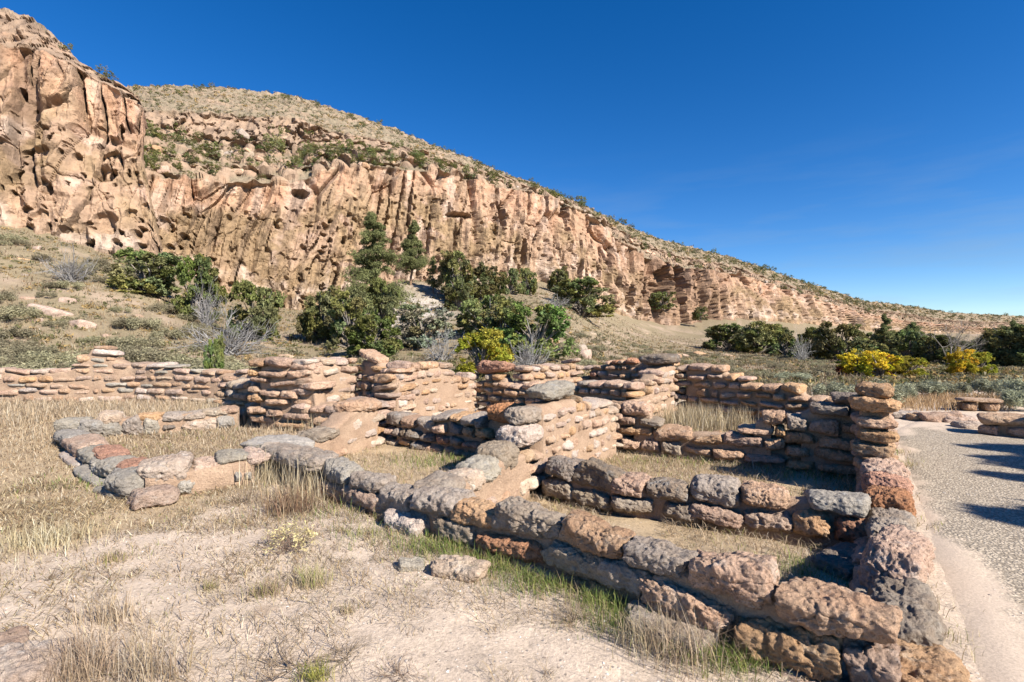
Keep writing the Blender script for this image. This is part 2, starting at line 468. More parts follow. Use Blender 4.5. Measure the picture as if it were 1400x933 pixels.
def _grow(poly, d):
    q = np.array(poly); c = q.mean(0); v = q-c
    return [tuple(p) for p in q+v/np.linalg.norm(v, axis=1)[:, None]*d]
ROOMS = sorted([(_grow(p_, .22 if z_ < 0 else -.2), z_) for p_, z_ in ROOMS], key=lambda r: -abs(r[1]+.12))
ROOMS = [r for r in ROOMS if r[1] > 0]+[r for r in ROOMS if r[1] < 0]

def ground_z(x, y):
    x = np.asarray(x, float); y = np.asarray(y, float)
    yy = np.maximum(y, 1e-3)
    px = np.clip(CX+FPX*x/yy, -420, 1900)
    Yb = np.interp(px, _fp2, _fY2); zb = np.interp(px, _fp2, _fz2)
    t = np.clip((y-17)/(Yb-17), 0, 1.05)
    near = sstep(5, 40, y)
    ex = 1.22+2.3*sstep(760, 1010, px)
    z = zb*t**ex*near*(y > 0)-.5*sstep(900, 1100, px)*sstep(18, 45, y)*(y > 0)*(1-sstep(80, 120, y))
    # knoll under the tall pines, gully left of it
    z = z + 2.6*np.exp(-((x+13.0)/6.0)**2-((y-64)/8.0)**2)
    far = np.clip(t*3, 0, 1)*(1-.7*sstep(900, 1050, px))
    z = z + far*(fbm(x/9, y/9, 0*x, 4, 5)*.9 + fbm(x/2.2, y/2.2, 0*x, 3, 6)*.22)
    r = np.sqrt(x*x+y*y)
    z = z + fbm(x/1.4, y/1.4, 0*x, 3, 11)*.05*(1-far) + fbm(x/.3, y/.3, 0*x, 3, 12)*.014*(r < 30)
    # rooms are dug a little lower
    for poly, dz in ROOMS:
        m = in_poly(x, y, poly)
        z = np.where(m, dz+(z)*.5, z)
    # gravel path stays level
    f = path_side(x, y)
    z = np.where((f > -.5) & (y < 13) & (y > -6), z*np.clip(1-(f+.5)/.45, 0, 1), z)
    # raised earth behind the back walls
    return z

PA, PB = np.array([2.63, 3.02]), np.array([6.67, 8.9])        # foot of the path wall on the path's side
_pd = (PB-PA)/np.linalg.norm(PB-PA); _pn = np.array([_pd[1], -_pd[0]])
def path_side(x, y):
    """distance from the path wall's foot towards the path (positive on the path)"""
    return (x-PA[0])*_pn[0]+(y-PA[1])*_pn[1]

# ------------------------------------------------------------------ ground sheet
def build_ground():
    a_f = np.linspace(-62, 62, 900)
    a_b = np.linspace(62, 298, 80)[1:-1]
    ang = np.radians(np.concatenate([a_f, a_b]))
    r = np.concatenate([[.02], np.geomspace(.4, 14, 330), np.geomspace(14.2, 120, 230), np.geomspace(123, 2500, 40)])
    R, A = np.meshgrid(r, ang, indexing='ij')
    X, Y = R*np.sin(A), R*np.cos(A)
    Z = ground_z(X, Y)
    yy = np.maximum(Y, 1e-3)
    far = sstep(15, 24, Y)
    # base colours of the soil: pale sandy dirt, straw litter, sage slope, bare pinkish scree
    n1 = fbm(X/1.6, Y/1.6, 0*X, 5, 21); n2 = fbm(X/.45, Y/.45, 0*X, 4, 22); n3 = fbm(X/6, Y/6, 0*X, 4, 23)
    dirt = np.array([.53, .42, .32]); straw = np.array([.41, .305, .19]); brown = np.array([.30, .21, .135])
    sage = np.array([.225, .178, .108]); scree = np.array([.32, .24, .17]); pale = np.array([.5, .44, .38]); green = np.array([.2, .2, .09])
    def mx(a, b, f): return a*(1-f[..., None])+b*f[..., None]
    # how grassy: left field, room floors
    gl = sstep(-1.0, -4.2, X+.35*(Y-4))*sstep(3.4, 5.5, Y+n1*1.5)
    inr = np.zeros(X.shape)
    for poly, dz in ROOMS: inr = np.maximum(inr, in_poly(X, Y, poly)*1.0)
    g = np.clip(np.maximum(gl, inr*.75)+n1*.55+n2*.35, 0, 1)
    col = mx(np.broadcast_to(dirt, X.shape+(3,)), np.broadcast_to(straw, X.shape+(3,)), sstep(.25, .8, g))
    col = mx(col, np.broadcast_to(brown, col.shape), sstep(.2, .5, n2+n1*.6)*.55)
    fs = mx(np.broadcast_to(sage, col.shape), np.broadcast_to(scree, col.shape), sstep(-.05, .35, n3+.5*n1))
    wp = np.exp(-((X+10.5)/4.5)**2-((Y-50)/8)**2)
    fs = mx(fs, np.broadcast_to(pale, col.shape), np.clip(wp*1.4+wp*n1*2, 0, 1))
    bare = np.exp(-((X-5)/4.0)**2-((Y-40)/6)**2)
    fs = mx(fs, np.broadcast_to(np.array([.36, .27, .19]), col.shape), np.clip(bare*1.2, 0, 1)*.35)
    col = mx(col, fs, far)
    me = make_mesh('ground', np.stack([X, Y, Z], -1).reshape(-1, 3), [grid_faces(len(r), len(ang), True)], M_GROUND, True, col.reshape(-1, 3))
    return tag(link('ground', me), kind='structure')
build_ground()

def build_path():
    ys = np.linspace(-5.0, 11.6, 220); us = np.concatenate([np.linspace(-.35, 1.2, 46), np.linspace(1.25, 5.2, 40)])
    T, U = np.meshgrid(ys, us, indexing='ij')
    # past the wall's end the path bends right, behind the rocks, towards the bench
    bend = np.clip(T-8.2, 0, None)
    base = PA[None, None]+_pd*T[..., None]+_pn*U[..., None]+np.array([.34, -.05])*bend[..., None]
    X, Y = base[..., 0], base[..., 1]
    Z = .02+fbm(X/.9, Y/.9, 0*X, 3, 31)*.012+fbm(X/.12, Y/.12, 0*X, 2, 32)*.006
    Z -= .09*sstep(.2, -.35, U)+.05*sstep(4.9, 5.2, U)+.06*sstep(10.8, 11.6, T)
    edge = .02+.28*sstep(4, -1.5, T)+fbm(T/1.3, U/1.3, T*0, 4, 33)*.5
    f = sstep(edge-.35, edge+.45, U)*(1-sstep(4.4, 5., U))*(1-sstep(7., 9.5, T)*.75)
    me = make_mesh('gravel_path', np.stack([X, Y, Z], -1).reshape(-1, 3), [grid_faces(*X.shape)[:, ::-1]], M_PATH, True, np.repeat(f.reshape(-1, 1), 3, 1))
    return tag(link('path', me), kind='structure')
build_path()

# ------------------------------------------------------------------ canyon walls
def lerp_nodes(ctrl, n):
    """interpolate the control columns to n columns; returns (nodes, n, 3) of (px, py, Y)"""
    A = np.array(ctrl, float)                       # (cols, nodes, 3)
    d = np.abs(np.diff(A[:, 0, 0]))+np.abs(np.diff(A[:, 0, 2]))*8*(np.abs(np.diff(A[:, 0, 0])) < 30)
    s = np.concatenate([[0], np.cumsum(d)])
    t = np.linspace(0, s[-1], n)
    return np.stack([np.stack([np.interp(t, s, A[:, k, j]) for j in range(3)], -1) for k in range(A.shape[1])]), t

FACE_C = dict(tan=(.40, .26, .155), orange=(.46, .255, .15), olive=(.30, .21, .11), pale=(.53, .41, .315), dark=(.15, .105, .08),
              grass=(.30, .245, .165), rock=(.32, .225, .155), pink=(.43, .28, .195))
FACE_C.update(tan=(.375, .25, .165), olive=(.285, .195, .11), orange=(.43, .25, .155), pink=(.42, .275, .20), pale=(.50, .38, .29), dark=(.14, .095, .07), grass=(.235, .19, .13))
FACE_C = {k: np.array(v) for k, v in FACE_C.items()}

def pits(s, q, z, scale, lo, hi, seed):
    f1, f2, rid = worley(s/scale, q/scale, z/(scale*1.25), seed)
    r = lo+(hi-lo)*rid**2.5
    return np.clip((1-(f1/r)**2)*1.8, 0, 1)*(rid > .25)

def build_cliff(name, ctrl, rows, ncol, kind_rows, nh, seed, tilt, bdir):
    """rows: number of rows per section; kind_rows: per section 'face'/'upper'/'bench'/'band'/'slope'"""
    nodes, t = lerp_nodes(ctrl, ncol)
    P = np.stack([(nodes[..., 0]-CX)/FPX*nodes[..., 2], nodes[..., 2], CAM_H-(nodes[..., 1]-CY)/FPX*nodes[..., 2]], -1)
    skirt = P[0]-np.array([0, 0, 5.0])-np.array([-nh[0], -nh[1], 0])*1.0
    bd = np.array(bdir); back = P[-1]+np.array([bd[0]*40, bd[1]*40, -3.0]); back2 = back+np.array([bd[0]*120, bd[1]*120, -40.0])
    lines = [skirt]+list(P)+[back, back2]
    secs = [('skirt', 8)]+list(zip(kind_rows, rows))+[('slope', 6), ('slope', 3)]
    grid, kinds, vs = [], [], []
    for i, (k, n) in enumerate(secs):
        v = np.linspace(0, 1, n, endpoint=(i == len(secs)-1))
        for f in v:
            g = f
            grid.append(lines[i]*(1-g)+lines[i+1]*g); kinds.append(k); vs.append(f)
    G = np.array(grid); nr = len(G)
    X, Y, Z = G[..., 0], G[..., 1], G[..., 2]
    S = X*.75+Y*.66; Q = X*-.66+Y*.75
    K = np.array(kinds)[:, None]; V = np.array(vs)[:, None]+0*X
    isface = ((K == 'face') | (K == 'skirt') | (K == 'upper')) + 0*X
    isband = (K == 'band')+0*X; isbench = (K == 'bench')+0*X; isslope = (K == 'slope')+0*X
    def soft(m, it=3):
        for _ in range(it): m = np.concatenate([m[:1], (m[:-2]+2*m[1:-1]+m[2:])/4, m[-1:]])
        return m
    wf, wb, wn, ws = soft(isface), soft(isband), soft(isbench), soft(isslope)
    VN = fbm(S/13, Q/13, Z/20, 3, seed+52)*.55
    up = (K == 'upper')*V + (K == 'face')*0; up = soft(np.where(K == 'upper', .3+.7*V, np.where(K == 'face', (.0 if 'upper' in kind_rows else 1.)*sstep(.55, .85, V+VN), 0)))
    ti = np.interp(t, [0, t[-1]*.25, t[-1]*.5, t[-1]], [tilt]*2+[tilt*.4, tilt*.3])[None]
    st = S+ti*Z
    lip = (1-sstep(.0, .25, V)*0)
    R1 = fbm(st/11, Z/60, Q/30, 3, seed, ridged=True)
    R2 = fbm(st/3.4, Z/22, Q/12, 3, seed+3, ridged=True)
    R3 = fbm(st/1.1, Z/7, Q/6, 3, seed+5)
    R4 = fbm(X/1.3, Y/1.3, Z/1.3, 4, seed+6)
    w1, w2, wid = worley(st/5.5, Q/8, Z/14, seed+7)
    blocks = (wid-.5)*1.8-sstep(.12, .0, w2-w1)*.9
    v1, v2, vid = worley(st/1.9+R3*.4, Q/4, Z/4.2+R3*.3, seed+17)
    blk2 = (vid-.5)*1.0-sstep(.10, .0, v2-v1)*.5
    d = wf*(R1*1.8*(1-.4*up)+R2*1.5*(1-.6*up)+R3*.5+R4*.7+blocks*(.35+.95*up)+blk2*(.38-.2*up)*(1-.6*sstep(95, 165, Y)))
    wx = fbm(S/1.5, Q/1.5, Z/1.5, 2, seed+31)*.9
    p1 = pits(S+.35*Z*abs(tilt)/.3+wx, Q, Z+wx, 1.0 if name == 'cliff' else .85, .12, .55 if name == 'cliff' else .72, seed+8); p2 = pits(S+wx, Q, Z-wx, 3.6, .05, .40, seed+9)*(.45 if name == 'cliff' else 1.)
    cn = perlin(st/3.1+.25*R3, Z/26, Q/14, seed+33); cm = sstep(-.1, .3, perlin(st/9, Z/12, Q/9, seed+34)+.1)
    crack = sstep(.055, .0, np.abs(cn))*cm
    cn2 = perlin(st/1.3+.3*R3, Z/9, Q/7, seed+35); crack2 = sstep(.06, .0, np.abs(cn2))*sstep(.0, .35, perlin(st/4, Z/6, Q/5, seed+36))
    pm = sstep(-.25, .25, fbm(S/8, Q/8, Z/8, 3, seed+10)+.12)*(1-.85*up)
    fy = sstep(95, 165, Y)*(name == 'cliff')
    d = d+wf*fy*(fbm(st/7, Z/45, Q/30, 3, seed+41, ridged=True)*2.2)
    p1 = p1*(1-.8*fy); crack2 = crack2*(1-.6*fy)
    d = d-wf*(p1*1.15*pm+p2*1.9*pm+crack*2.0*(1-.3*up)+crack2*.9*(1-.5*up))
    # band of broken blocks
    ww = fbm(S/2.5, Q/2.5, Z/2.5, 3, seed+11)*1.3
    b1, b2, bid = worley(S/2.3+ww, Q/3.2-ww, Z/2.6+ww*.5, seed+12)
    blk = (bid-.5)*1.9-sstep(.10, 0, b2-b1)*.5
    d = d+wb*(blk*1.1+R2*.6+R4*.5)
    lz = Z/2.1+fbm(S/9, Q/9, Z*0, 3, seed+43)*1.6; saw = lz-np.floor(lz)
    d = d+wn*(sstep(0, .16, saw)*(1-saw)*2.1-.6)*sstep(-.15, .2, fbm(S/11, Q/11, Z/5, 2, seed+44)+.1)
    D = d[..., None]*np.array(nh)
    # bench and slope: rocky relief upward
    c1, c2, cid = worley(S/2.4, Q/2.4, Z/2.0, seed+14)
    bould = np.sqrt(np.clip(1-(c1/.55)**2, 0, 1))*(cid > .45)*(.5+cid)*.95
    e1, e2, eid = worley(S/1.15, Q/1.15, Z/1.0, seed+15)
    small = np.sqrt(np.clip(1-(e1/.5)**2, 0, 1))*(eid > .5)*.45
    relief = wn*(bould*1.0+small*.7+R4*.5)+ws*(small*.85+R4*.5+fbm(S/7, Q/7, Z/7, 3, seed+16)*1.0+bould*.3)
    D[..., 2] += relief; D[..., 1] -= relief*.3
    # broad overhang above the alcoves of the face
    for (ap, ay, rx, ry, dep) in ALCOVES.get(name, []):
        ppx = CX+FPX*X/Y; ppy = CY-(Z-CAM_H)*FPX/Y
        nj = 1+fbm(S/2.2, Q/2.2, Z/2.2, 3, seed+51)*.9
        e = np.clip(1-(((ppx-ap)/rx)**2+((ppy-ay)/ry)**2)*nj**2, 0, 1)
        D += (sstep(0, .5, e)*dep)[..., None]*-np.array(nh)
    G = G+D
    # colours
    F = FACE_C
    def mx(a, b, f): return a*(1-np.clip(f, 0, 1)[..., None])+b*np.clip(f, 0, 1)[..., None]
    n1 = fbm(S/14, Q/14, Z/9, 4, seed+20); n2 = fbm(st/2.2, Q/9, Z/18, 4, seed+21); n3 = fbm(S/3, Q/3, Z/3, 4, seed+22)
    n4 = fbm(st/1.3, Q/6, Z/30, 3, seed+23)
    col = np.broadcast_to(F['tan'], X.shape+(3,))
    col = mx(col, F['olive'], sstep(-.12, .22, n1+.45*n2+.25*R1)*(1-.75*up)*.9)
    col = mx(col, F['pink'], sstep(.05, .3, n3+n2*.4)*.65)
    low = np.where(K == 'face', sstep(.42, .05, V), 0.)
    col = mx(col, F['pale'], sstep(.12, .4, n3*.8+n2*.5+low*.25)*.85)
    col = mx(col, F['orange'], np.clip(up*1.1, 0, 1)*sstep(-.3, .15, n2+n3*.5)*.9)
    col = mx(col, F['pale'], up*sstep(.0, .3, n2-n3*.5)*.75)
    if name == 'cliff':                                     # a darker red brown outcrop right of the centre
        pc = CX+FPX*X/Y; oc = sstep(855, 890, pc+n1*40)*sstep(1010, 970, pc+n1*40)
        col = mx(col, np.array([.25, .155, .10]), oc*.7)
        D0 = (sstep(.1, -.25, perlin(st/5.0, Z/40, Q/30, seed+61))*oc*wf*3.2)
        G = G+D0[..., None]*-np.array(nh)
    col = mx(col, F['dark'], sstep(.10, .36, n4*.8+n2*.35)*(.45+.4*up)*.85)
    col = mx(col, F['dark'], np.clip(crack+crack2*.6, 0, 1)*.6)
    rockc = mx(np.broadcast_to(F['rock'], col.shape), F['dark'], sstep(.05, .4, n3+n2*.3)*.6)
    rockc = mx(rockc, F['orange'], sstep(.1, .4, -n3)*.5)
    slope = mx(np.broadcast_to(F['grass'], col.shape), F['rock'], np.clip(small*1.6+sstep(.15, .45, n3)*.6, 0, 1)*.75)
    n5 = fbm(S/9, Q/9, Z/4, 4, seed+26)
    slope = mx(slope, np.array([.2, .15, .095]), sstep(.05, .3, n5)*.7)
    slope = mx(slope, F['rock'], sstep(.1, .3, fbm(S/16, Q/16, Z/2.2, 4, seed+27))*.8)
    slope = mx(slope, F['dark'], sstep(.25, .5, fbm(S/1.4, Q/1.4, Z/1.4, 3, seed+25))*.5)
    bench = mx(slope, rockc, np.clip(bould*1.6+sstep(.35, .05, saw)*.9, 0, 1))
    wsum = wf+wb+wn+ws+1e-6
    col = (col*wf[..., None]+rockc*wb[..., None]+bench*wn[..., None]+slope*ws[..., None])/wsum[..., None]
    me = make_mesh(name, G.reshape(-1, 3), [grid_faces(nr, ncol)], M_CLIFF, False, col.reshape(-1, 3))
    tag(link(name, me), kind='structure')
    return G, np.array(kinds), nodes

ALCOVES = {'cliff': [(622, 296, 16, 5, 3.0), (900, 384, 9, 20, 5.0), (926, 390, 7, 26, 6.0), (944, 396, 5, 20, 5.0), (912, 400, 4, 20, 4.0), (885, 397, 4, 18, 4), (770, 300, 6, 26, 3.0), (680, 300, 5, 22, 3.0), (712, 350, 4, 22, 2.5), (858, 405, 5, 20, 3.0), (412, 268, 10, 7, 2.5)],
           'cliff_buttress': [(33, 132, 6, 10, 3.0), (45, 90, 2.0, 30, 1.6), (115, 140, 2.5, 28, 1.6), (166, 180, 5, 12, 2.0), (133, 337, 5, 6, 3.0), (70, 311, 3, 4, 2.5)]}
BK, BK_K, _ = build_cliff('cliff', BACK, [170, 60, 30, 60], 1100, ['face', 'bench', 'band', 'slope'], (.50, -.86, .05), 100, -.30, (-.5, .86))
BU, BU_K, _ = build_cliff('cliff_buttress', BUTT, [130, 60, 26], 560, ['face', 'upper', 'band'], (.42, -.90, .05), 200, -.05, (-1.0, .15))

# the low hills on the other side of the canyon, far right and behind the viewer
def far_hill(name, pts, seed):
    pts = np.array(pts, float); n = 160
    s = np.linspace(0, len(pts)-1, n)
    base = np.stack([np.interp(s, range(len(pts)), pts[:, j]) for j in range(4)], -1)   # x, y, height, depth
    prof = np.array([(0, -2/1.), (.25, .35), (.55, .8), (.8, .97), (1, 1.0), (1.6, .7), (2.2, -.2)])
    c = base[:, :2]; dirn = c/np.linalg.norm(c, axis=1)[:, None]
    V = []
    for off, h in prof:
        q = c+dirn*(base[:, 3:4]*off)
        z = base[:, 2]*h if h > 0 else np.full(n, h*3.0)
        z = z+fbm(q[:, 0]/25, q[:, 1]/25, q[:, 0]*0+off*3, 4, seed)*base[:, 2]*.12
        V.append(np.concatenate([q, z[:, None]], 1))
    V = np.array(V)
    n3 = fbm(V[..., 0]/14, V[..., 1]/14, V[..., 2]/14, 4, seed+1)
    col = np.array([.2, .17, .115])*(1+n3[..., None]*.9)
    me = make_mesh(name, V.reshape(-1, 3), [grid_faces(len(prof), n)], M_CLIFF, True, np.clip(col, .03, 1).reshape(-1, 3))
    tag(link(name, me), kind='structure')
far_hill('hills', [(420, 620, 20, 90), (560, 520, 26, 90), (560, 300, 40, 90), (520, 120, 46, 90), (420, -60, 50, 90)], 61)
# ------------------------------------------------------------------ stones and walls
def cube_sphere(n):
    lin = np.tan(np.linspace(-1, 1, n)*math.pi/4)
    u, v = np.meshgrid(lin, lin, indexing='ij')
    one = np.ones_like(u)
    faces = [np.stack(f, -1) for f in ((one, u, v), (-one, v, u), (v, one, u), (u, -one, v), (u, v, one), (v, u, -one))]
    P = np.concatenate([f.reshape(-1, 3) for f in faces])
    F = np.concatenate([grid_faces(n, n)+i*n*n for i in range(6)])
    key = np.round(P*1e5).astype(np.int64)
    _, idx, inv = np.unique(key, axis=0, return_index=True, return_inverse=True)
    inv = np.asarray(inv).reshape(-1)
    P2 = P[idx]; F2 = inv[F]
    # outward winding
    c = P2[F2].mean(1); nn = np.cross(P2[F2[:, 1]]-P2[F2[:, 0]], P2[F2[:, 2]]-P2[F2[:, 0]])
    fl = (c*nn).sum(1) < 0
    F2[fl] = F2[fl][:, ::-1]
    return P2, F2
_CS = {}
def stone_mesh(name, dims, seed, mat, res=10, angular=.5, rough=1.0, cut=(.78, .96)):
    """an irregular weathered block filling a box of the given size, centred on the origin"""
    if res not in _CS: _CS[res] = cube_sphere(res)
    P, F = _CS[res]
    rg = np.random.default_rng(seed)
    k = 4.2+angular*3.0
    k2 = 2.5+angular*1.1
    r = ((np.abs(P[:, 1])**k2+np.abs(P[:, 2])**k2)**(k/k2)+np.abs(P[:, 0])**k)**(1/k)
    q = P/r[:, None]
    hd = np.array(dims)/2
    v = q*hd
    m = hd.min()
    # taper and skew so no two blocks agree
    tx = rg.uniform(-.16, .16, 3)
    v[:, 0] *= 1+tx[0]*q[:, 2]+tx[1]*q[:, 1]
    v[:, 2] *= 1+rg.uniform(-.28, .28)*q[:, 0]+rg.uniform(-.15, .15)*q[:, 1]
    v[:, 1] *= 1+tx[2]*q[:, 0]
    # broken facets
    for _ in range(int(3+angular*7)):
        n = rg.normal(size=3)*np.array([1, .9, .9]); n /= np.linalg.norm(n)
        h = np.abs(n*hd).sum()*rg.uniform(*cut)
        dd = v@n-h
        v = v-np.clip(dd, 0, None)[:, None]*n*.85
    o = rg.uniform(0, 500, 3)
    w = v+o
    f1 = 1.1/max(m*2, .08)
    nn = q/np.linalg.norm(q, axis=1)[:, None]
    low = np.stack([perlin(w[:, 0]*f1, w[:, 1]*f1, w[:, 2]*f1, 3+i) for i in range(3)], -1)
    v = v+low*m*.20
    ds = fbm(w[:, 0]*9, w[:, 1]*9, w[:, 2]*9, 3, 9)*.040+fbm(w[:, 0]*26, w[:, 1]*26, w[:, 2]*26, 2, 10)*.022
    if res >= 18:
        c1, c2, cid = worley(w[:, 0]*6.5+low[:, 0], w[:, 1]*6.5+low[:, 1], w[:, 2]*6.5, 6)
        ds = ds+(cid-.5)*.016*(.4+angular)-sstep(.06, 0., c2-c1)*.007
    if res >= 16:
        p1, p2, pid = worley(w[:, 0]*15, w[:, 1]*15, w[:, 2]*15, 4)
        pm = .35+sstep(-.2, .25, fbm(w[:, 0]*6, w[:, 1]*6, w[:, 2]*6, 2, 13))
        ds = ds-np.clip((1-p1/(.25+.3*pid))*1.5, 0, 1)*.030*(pid > .4)*pm*(1.3-angular)
        p1, p2, pid = worley(w[:, 0]*36, w[:, 1]*36, w[:, 2]*36, 5)
        ds = ds-np.clip((1-p1/.5)*1.5, 0, 1)*.014*(pid > .4)*pm*(1.2-angular*.8)
    v = v+nn*(ds*min(1., m/.09)*rough)[:, None]
    return make_mesh(name, v, [F], mat, True)

PAL = dict(p=M_PINK, t=M_TAN, g=M_GRAY, d=M_DARK, r=M_RED, w=M_PALE, s=M_SMOOTH)
ANG = dict(p=.65, t=.65, g=.85, d=.9, r=.5, w=.6, s=.15)

class Line:
    """a wall line in plan: arc length <-> point, tangent"""
    def __init__(s, pts):
        s.p = np.array(pts, float)
        s.l = np.concatenate([[0], np.cumsum(np.linalg.norm(np.diff(s.p, axis=0), axis=1))])
        s.L = s.l[-1]
    def pos(s, t):
        t = np.asarray(t, float)
        a = np.stack([np.interp(t, s.l, s.p[:, 0]), np.interp(t, s.l, s.p[:, 1])], -1)
        d0 = (s.p[1]-s.p[0])/(s.l[1]-s.l[0]); d1 = (s.p[-1]-s.p[-2])/(s.l[-1]-s.l[-2])
        a = a+np.minimum(t, 0)[..., None]*d0+np.maximum(t-s.L, 0)[..., None]*d1
        return a
    def tan(s, t, e=.12):
        d = s.pos(np.asarray(t)+e)-s.pos(np.asarray(t)-e)
        return d/np.linalg.norm(d, axis=-1)[..., None]
    def hit(s, px):
        """arc length where the line is seen at picture column px"""
        t = np.linspace(-1.0, s.L+1.0, 4000); q = s.pos(t)
        return float(t[np.argmin(np.abs(q[:, 0]-(px-CX)/FPX*q[:, 1]))])

def zpix(line, px, py):
    t = line.hit(px); Y = float(line.pos(t)[1])
    return t, CAM_H-(py-CY)/FPX*Y

WALLS = []
def wall(label, face, zb, top, palette='pppptg', th=.40, hc=(.14, .21), ls=(.25, .55), proud=.05, inset=.03, res=10,
         heroes=(), hero_only=False, seed=1, top_is_pix=True, flip=None, t_range=None, core_drop=.09, mort=1.0, gap=.014, skip=0.03, group='ruined masonry walls'):
    """face: plan points of the visible face; the body lies behind it. zb: floor height (number or list of (t,z) pairs)."""
    rg = np.random.default_rng(seed*7+3)
    fl = Line(face)
    mid = fl.pos(fl.L/2); tn = fl.tan(fl.L/2)
    n = np.array([-tn[1], tn[0]])
    if (n@-mid) < 0: n = -n
    if flip: n = -n
    side = 1 if abs((np.array([-tn[1], tn[0]])-n)).sum() < 1e-6 else -1
    def off(t, d):
        tt = fl.tan(t); nn = np.stack([-tt[..., 1], tt[..., 0]], -1)*side
        return fl.pos(t)+nn*d
    if top_is_pix:
        tz = sorted(zpix(fl, a, b) for a, b in top)
    else:
        tz = sorted(top)
    tt_, zz_ = np.array([a for a, b in tz]), np.array([b for a, b in tz])
    ztop = lambda t: np.interp(t, tt_, zz_)
    if np.isscalar(zb): zbase = lambda t: zb+0*np.asarray(t, float)
    else:
        zb_ = sorted(zb); zbase = lambda t: np.interp(t, [a for a, b in zb_], [b for a, b in zb_])
    t0, t1 = t_range if t_range else (0.0, fl.L)
    root_xy = off(np.array((t0+t1)/2), -th/2)
    root = thing('ruined_wall', (root_xy[0], root_xy[1], float(zbase((t0+t1)/2))), label, 'wall', group)
    root['kind'] = 'thing'
    rl = np.array(root.location)
    # mud mortar body
    nT = max(8, int((t1-t0)/.06)); T = np.linspace(t0+.2, t1-.2, nT)
    prof = [(-.5, 0, -1), (-.5, .35, 0), (-.5, .7, 0), (-.48, .93, 0), (-.3, 1.0, 0), (0, 1.0, 0), (.3, 1.0, 0), (.48, .93, 0), (.5, .7, 0), (.5, .35, 0), (.5, 0, -1)]
    fin = []
    for i in range(len(prof)-1):
        a, b = prof[i], prof[i+1]; k = 5 if abs(a[1]-b[1]) > .2 else 2
        for j in range(k):
            f = j/k; fin.append(tuple(a[m]*(1-f)+b[m]*f for m in range(3)))
    fin.append(prof[-1])
    fin = np.array(fin)
    H = np.maximum(ztop(T)-core_drop-zbase(T), .06)
    V = np.zeros((len(fin), nT, 3))
    for i, (a, h, dn) in enumerate(fin):
        xy = off(T, -th/2+a*(th-2*inset)*-1)
        V[i, :, :2] = xy; V[i, :, 2] = zbase(T)+h*H+dn*.18
    nz = fbm(V[..., 0]*5, V[..., 1]*5, V[..., 2]*5, 4, 77)
    nrm = np.stack([(off(T, 1)-off(T, 0))[:, 0], (off(T, 1)-off(T, 0))[:, 1]], -1)
    sgn = -np.sign(fin[:, 0])[:, None]
    V[..., :2] += (nz*.045*sgn)[..., None]*nrm[None]
    V[..., 2] += nz*.04*(fin[:, 1] > .8)[:, None]
    nr = len(fin)
    fcs = grid_faces(nr, nT)
    caps = []
    Vf = V.reshape(-1, 3)
    for j in (0, nT-1):
        c = V[:, j].mean(0); Vf = np.concatenate([Vf, c[None]])
        ci = len(Vf)-1
        caps += [[i*nT+j, (i+1) % nr*nT+j, ci] for i in range(nr)]
    me = make_mesh('mortar_core', Vf-rl, [fcs, np.array(caps)], M_MORTAR, True)
    link('mortar_core', me, root)
    # stones
    stones = []
    def put(t, z, dims, c, yaw=0, roll=0, pitch=0, dn=0.0, rs=None, ang=None):
        xy = off(np.array(t), -th/2+dn); tg = fl.tan(t)
        stones.append(dict(loc=(xy[0], xy[1], z), rot=(pitch, roll, math.atan2(tg[1], tg[0])+yaw), dims=dims, c=c, res=rs or res, ang=ang, t=t, cut=(.72, .92) if rs else (.80, .97)))
    occupied = []
    for hr in heroes:
        a, b, z0, z1, c = hr[:5]
        kw = hr[5] if len(hr) > 5 else {}
        if kw.get('px', True): ta, tb = sorted((fl.hit(a), fl.hit(b)))
        else: ta, tb = a, b
        w = kw.get('th', th+2*proud)
        put((ta+tb)/2, (z0+z1)/2, ((tb-ta)*1.0, w, (z1-z0)*1.0), c, kw.get('yaw', rg.uniform(-.05, .05)), kw.get('roll', rg.uniform(-.05, .05)), kw.get('pitch', rg.uniform(-.08, .08)), kw.get('dn', 0.), kw.get('res', max(22, res)), kw.get('ang'))
        occupied.append((ta, tb, z0, z1))
    if not hero_only:
        zmax = float(max(ztop(T)-zbase(T)))
        z = 0.0; ci = 0
        while z < zmax-.04:
            h = rg.uniform(*hc)
            t = t0-rg.uniform(0, .06)
            while t < t1-.04:
                L = rg.uniform(*ls)*(1 if rg.random() > .2 else .6)
                if t+L > t1-.12: L = max(t1-t, .12)
                tm = t+L/2
                zb0 = float(zbase(tm)); zt = float(ztop(tm))
                hh = h*rg.uniform(.74, 1.16)
                zc = zb0+z+h/2+.012*math.sin(t*3+ci)
                room = zt-(zb0+z)
                ok = room > h*.55
                if ok and room < h*1.6: hh = max(min(hh*1.1, room+.02), .08); zc = zb0+z+hh/2
                for (ta, tb, za, zb2) in occupied:
                    if tm+L*.3 > ta and tm-L*.3 < tb and zc+hh*.35 > za and zc-hh*.35 < zb2: ok = False
                if ok and rg.random() > skip:
                    c = palette[rg.integers(len(palette))]
                    put(tm, zc, (max(L-gap, .08), th+2*proud*rg.uniform(.6, 1.4), max(hh-gap, .06)), c,
                        rg.normal()*.07, rg.normal()*.065, rg.normal()*.07, rg.normal()*.016)
                t += L
            z += h; ci += 1
    # at most 100 stones as parts of their own, the others in one piece
    stones.sort(key=lambda d: -d['dims'][0]*d['dims'][2]/max(np.linalg.norm(d['loc']), 1)**2)
    rest = []
    for i, d in enumerate(stones):
        me = stone_mesh('stone', d['dims'], int(rg.integers(1 << 30)), PAL[d['c']], d['res'], d['ang'] if d['ang'] is not None else ANG[d['c']], 1.0, d['cut'])
        o = link('stone', me, root, tuple(np.array(d['loc'])-rl), d['rot'])
        if i >= 98: rest.append((o, me))
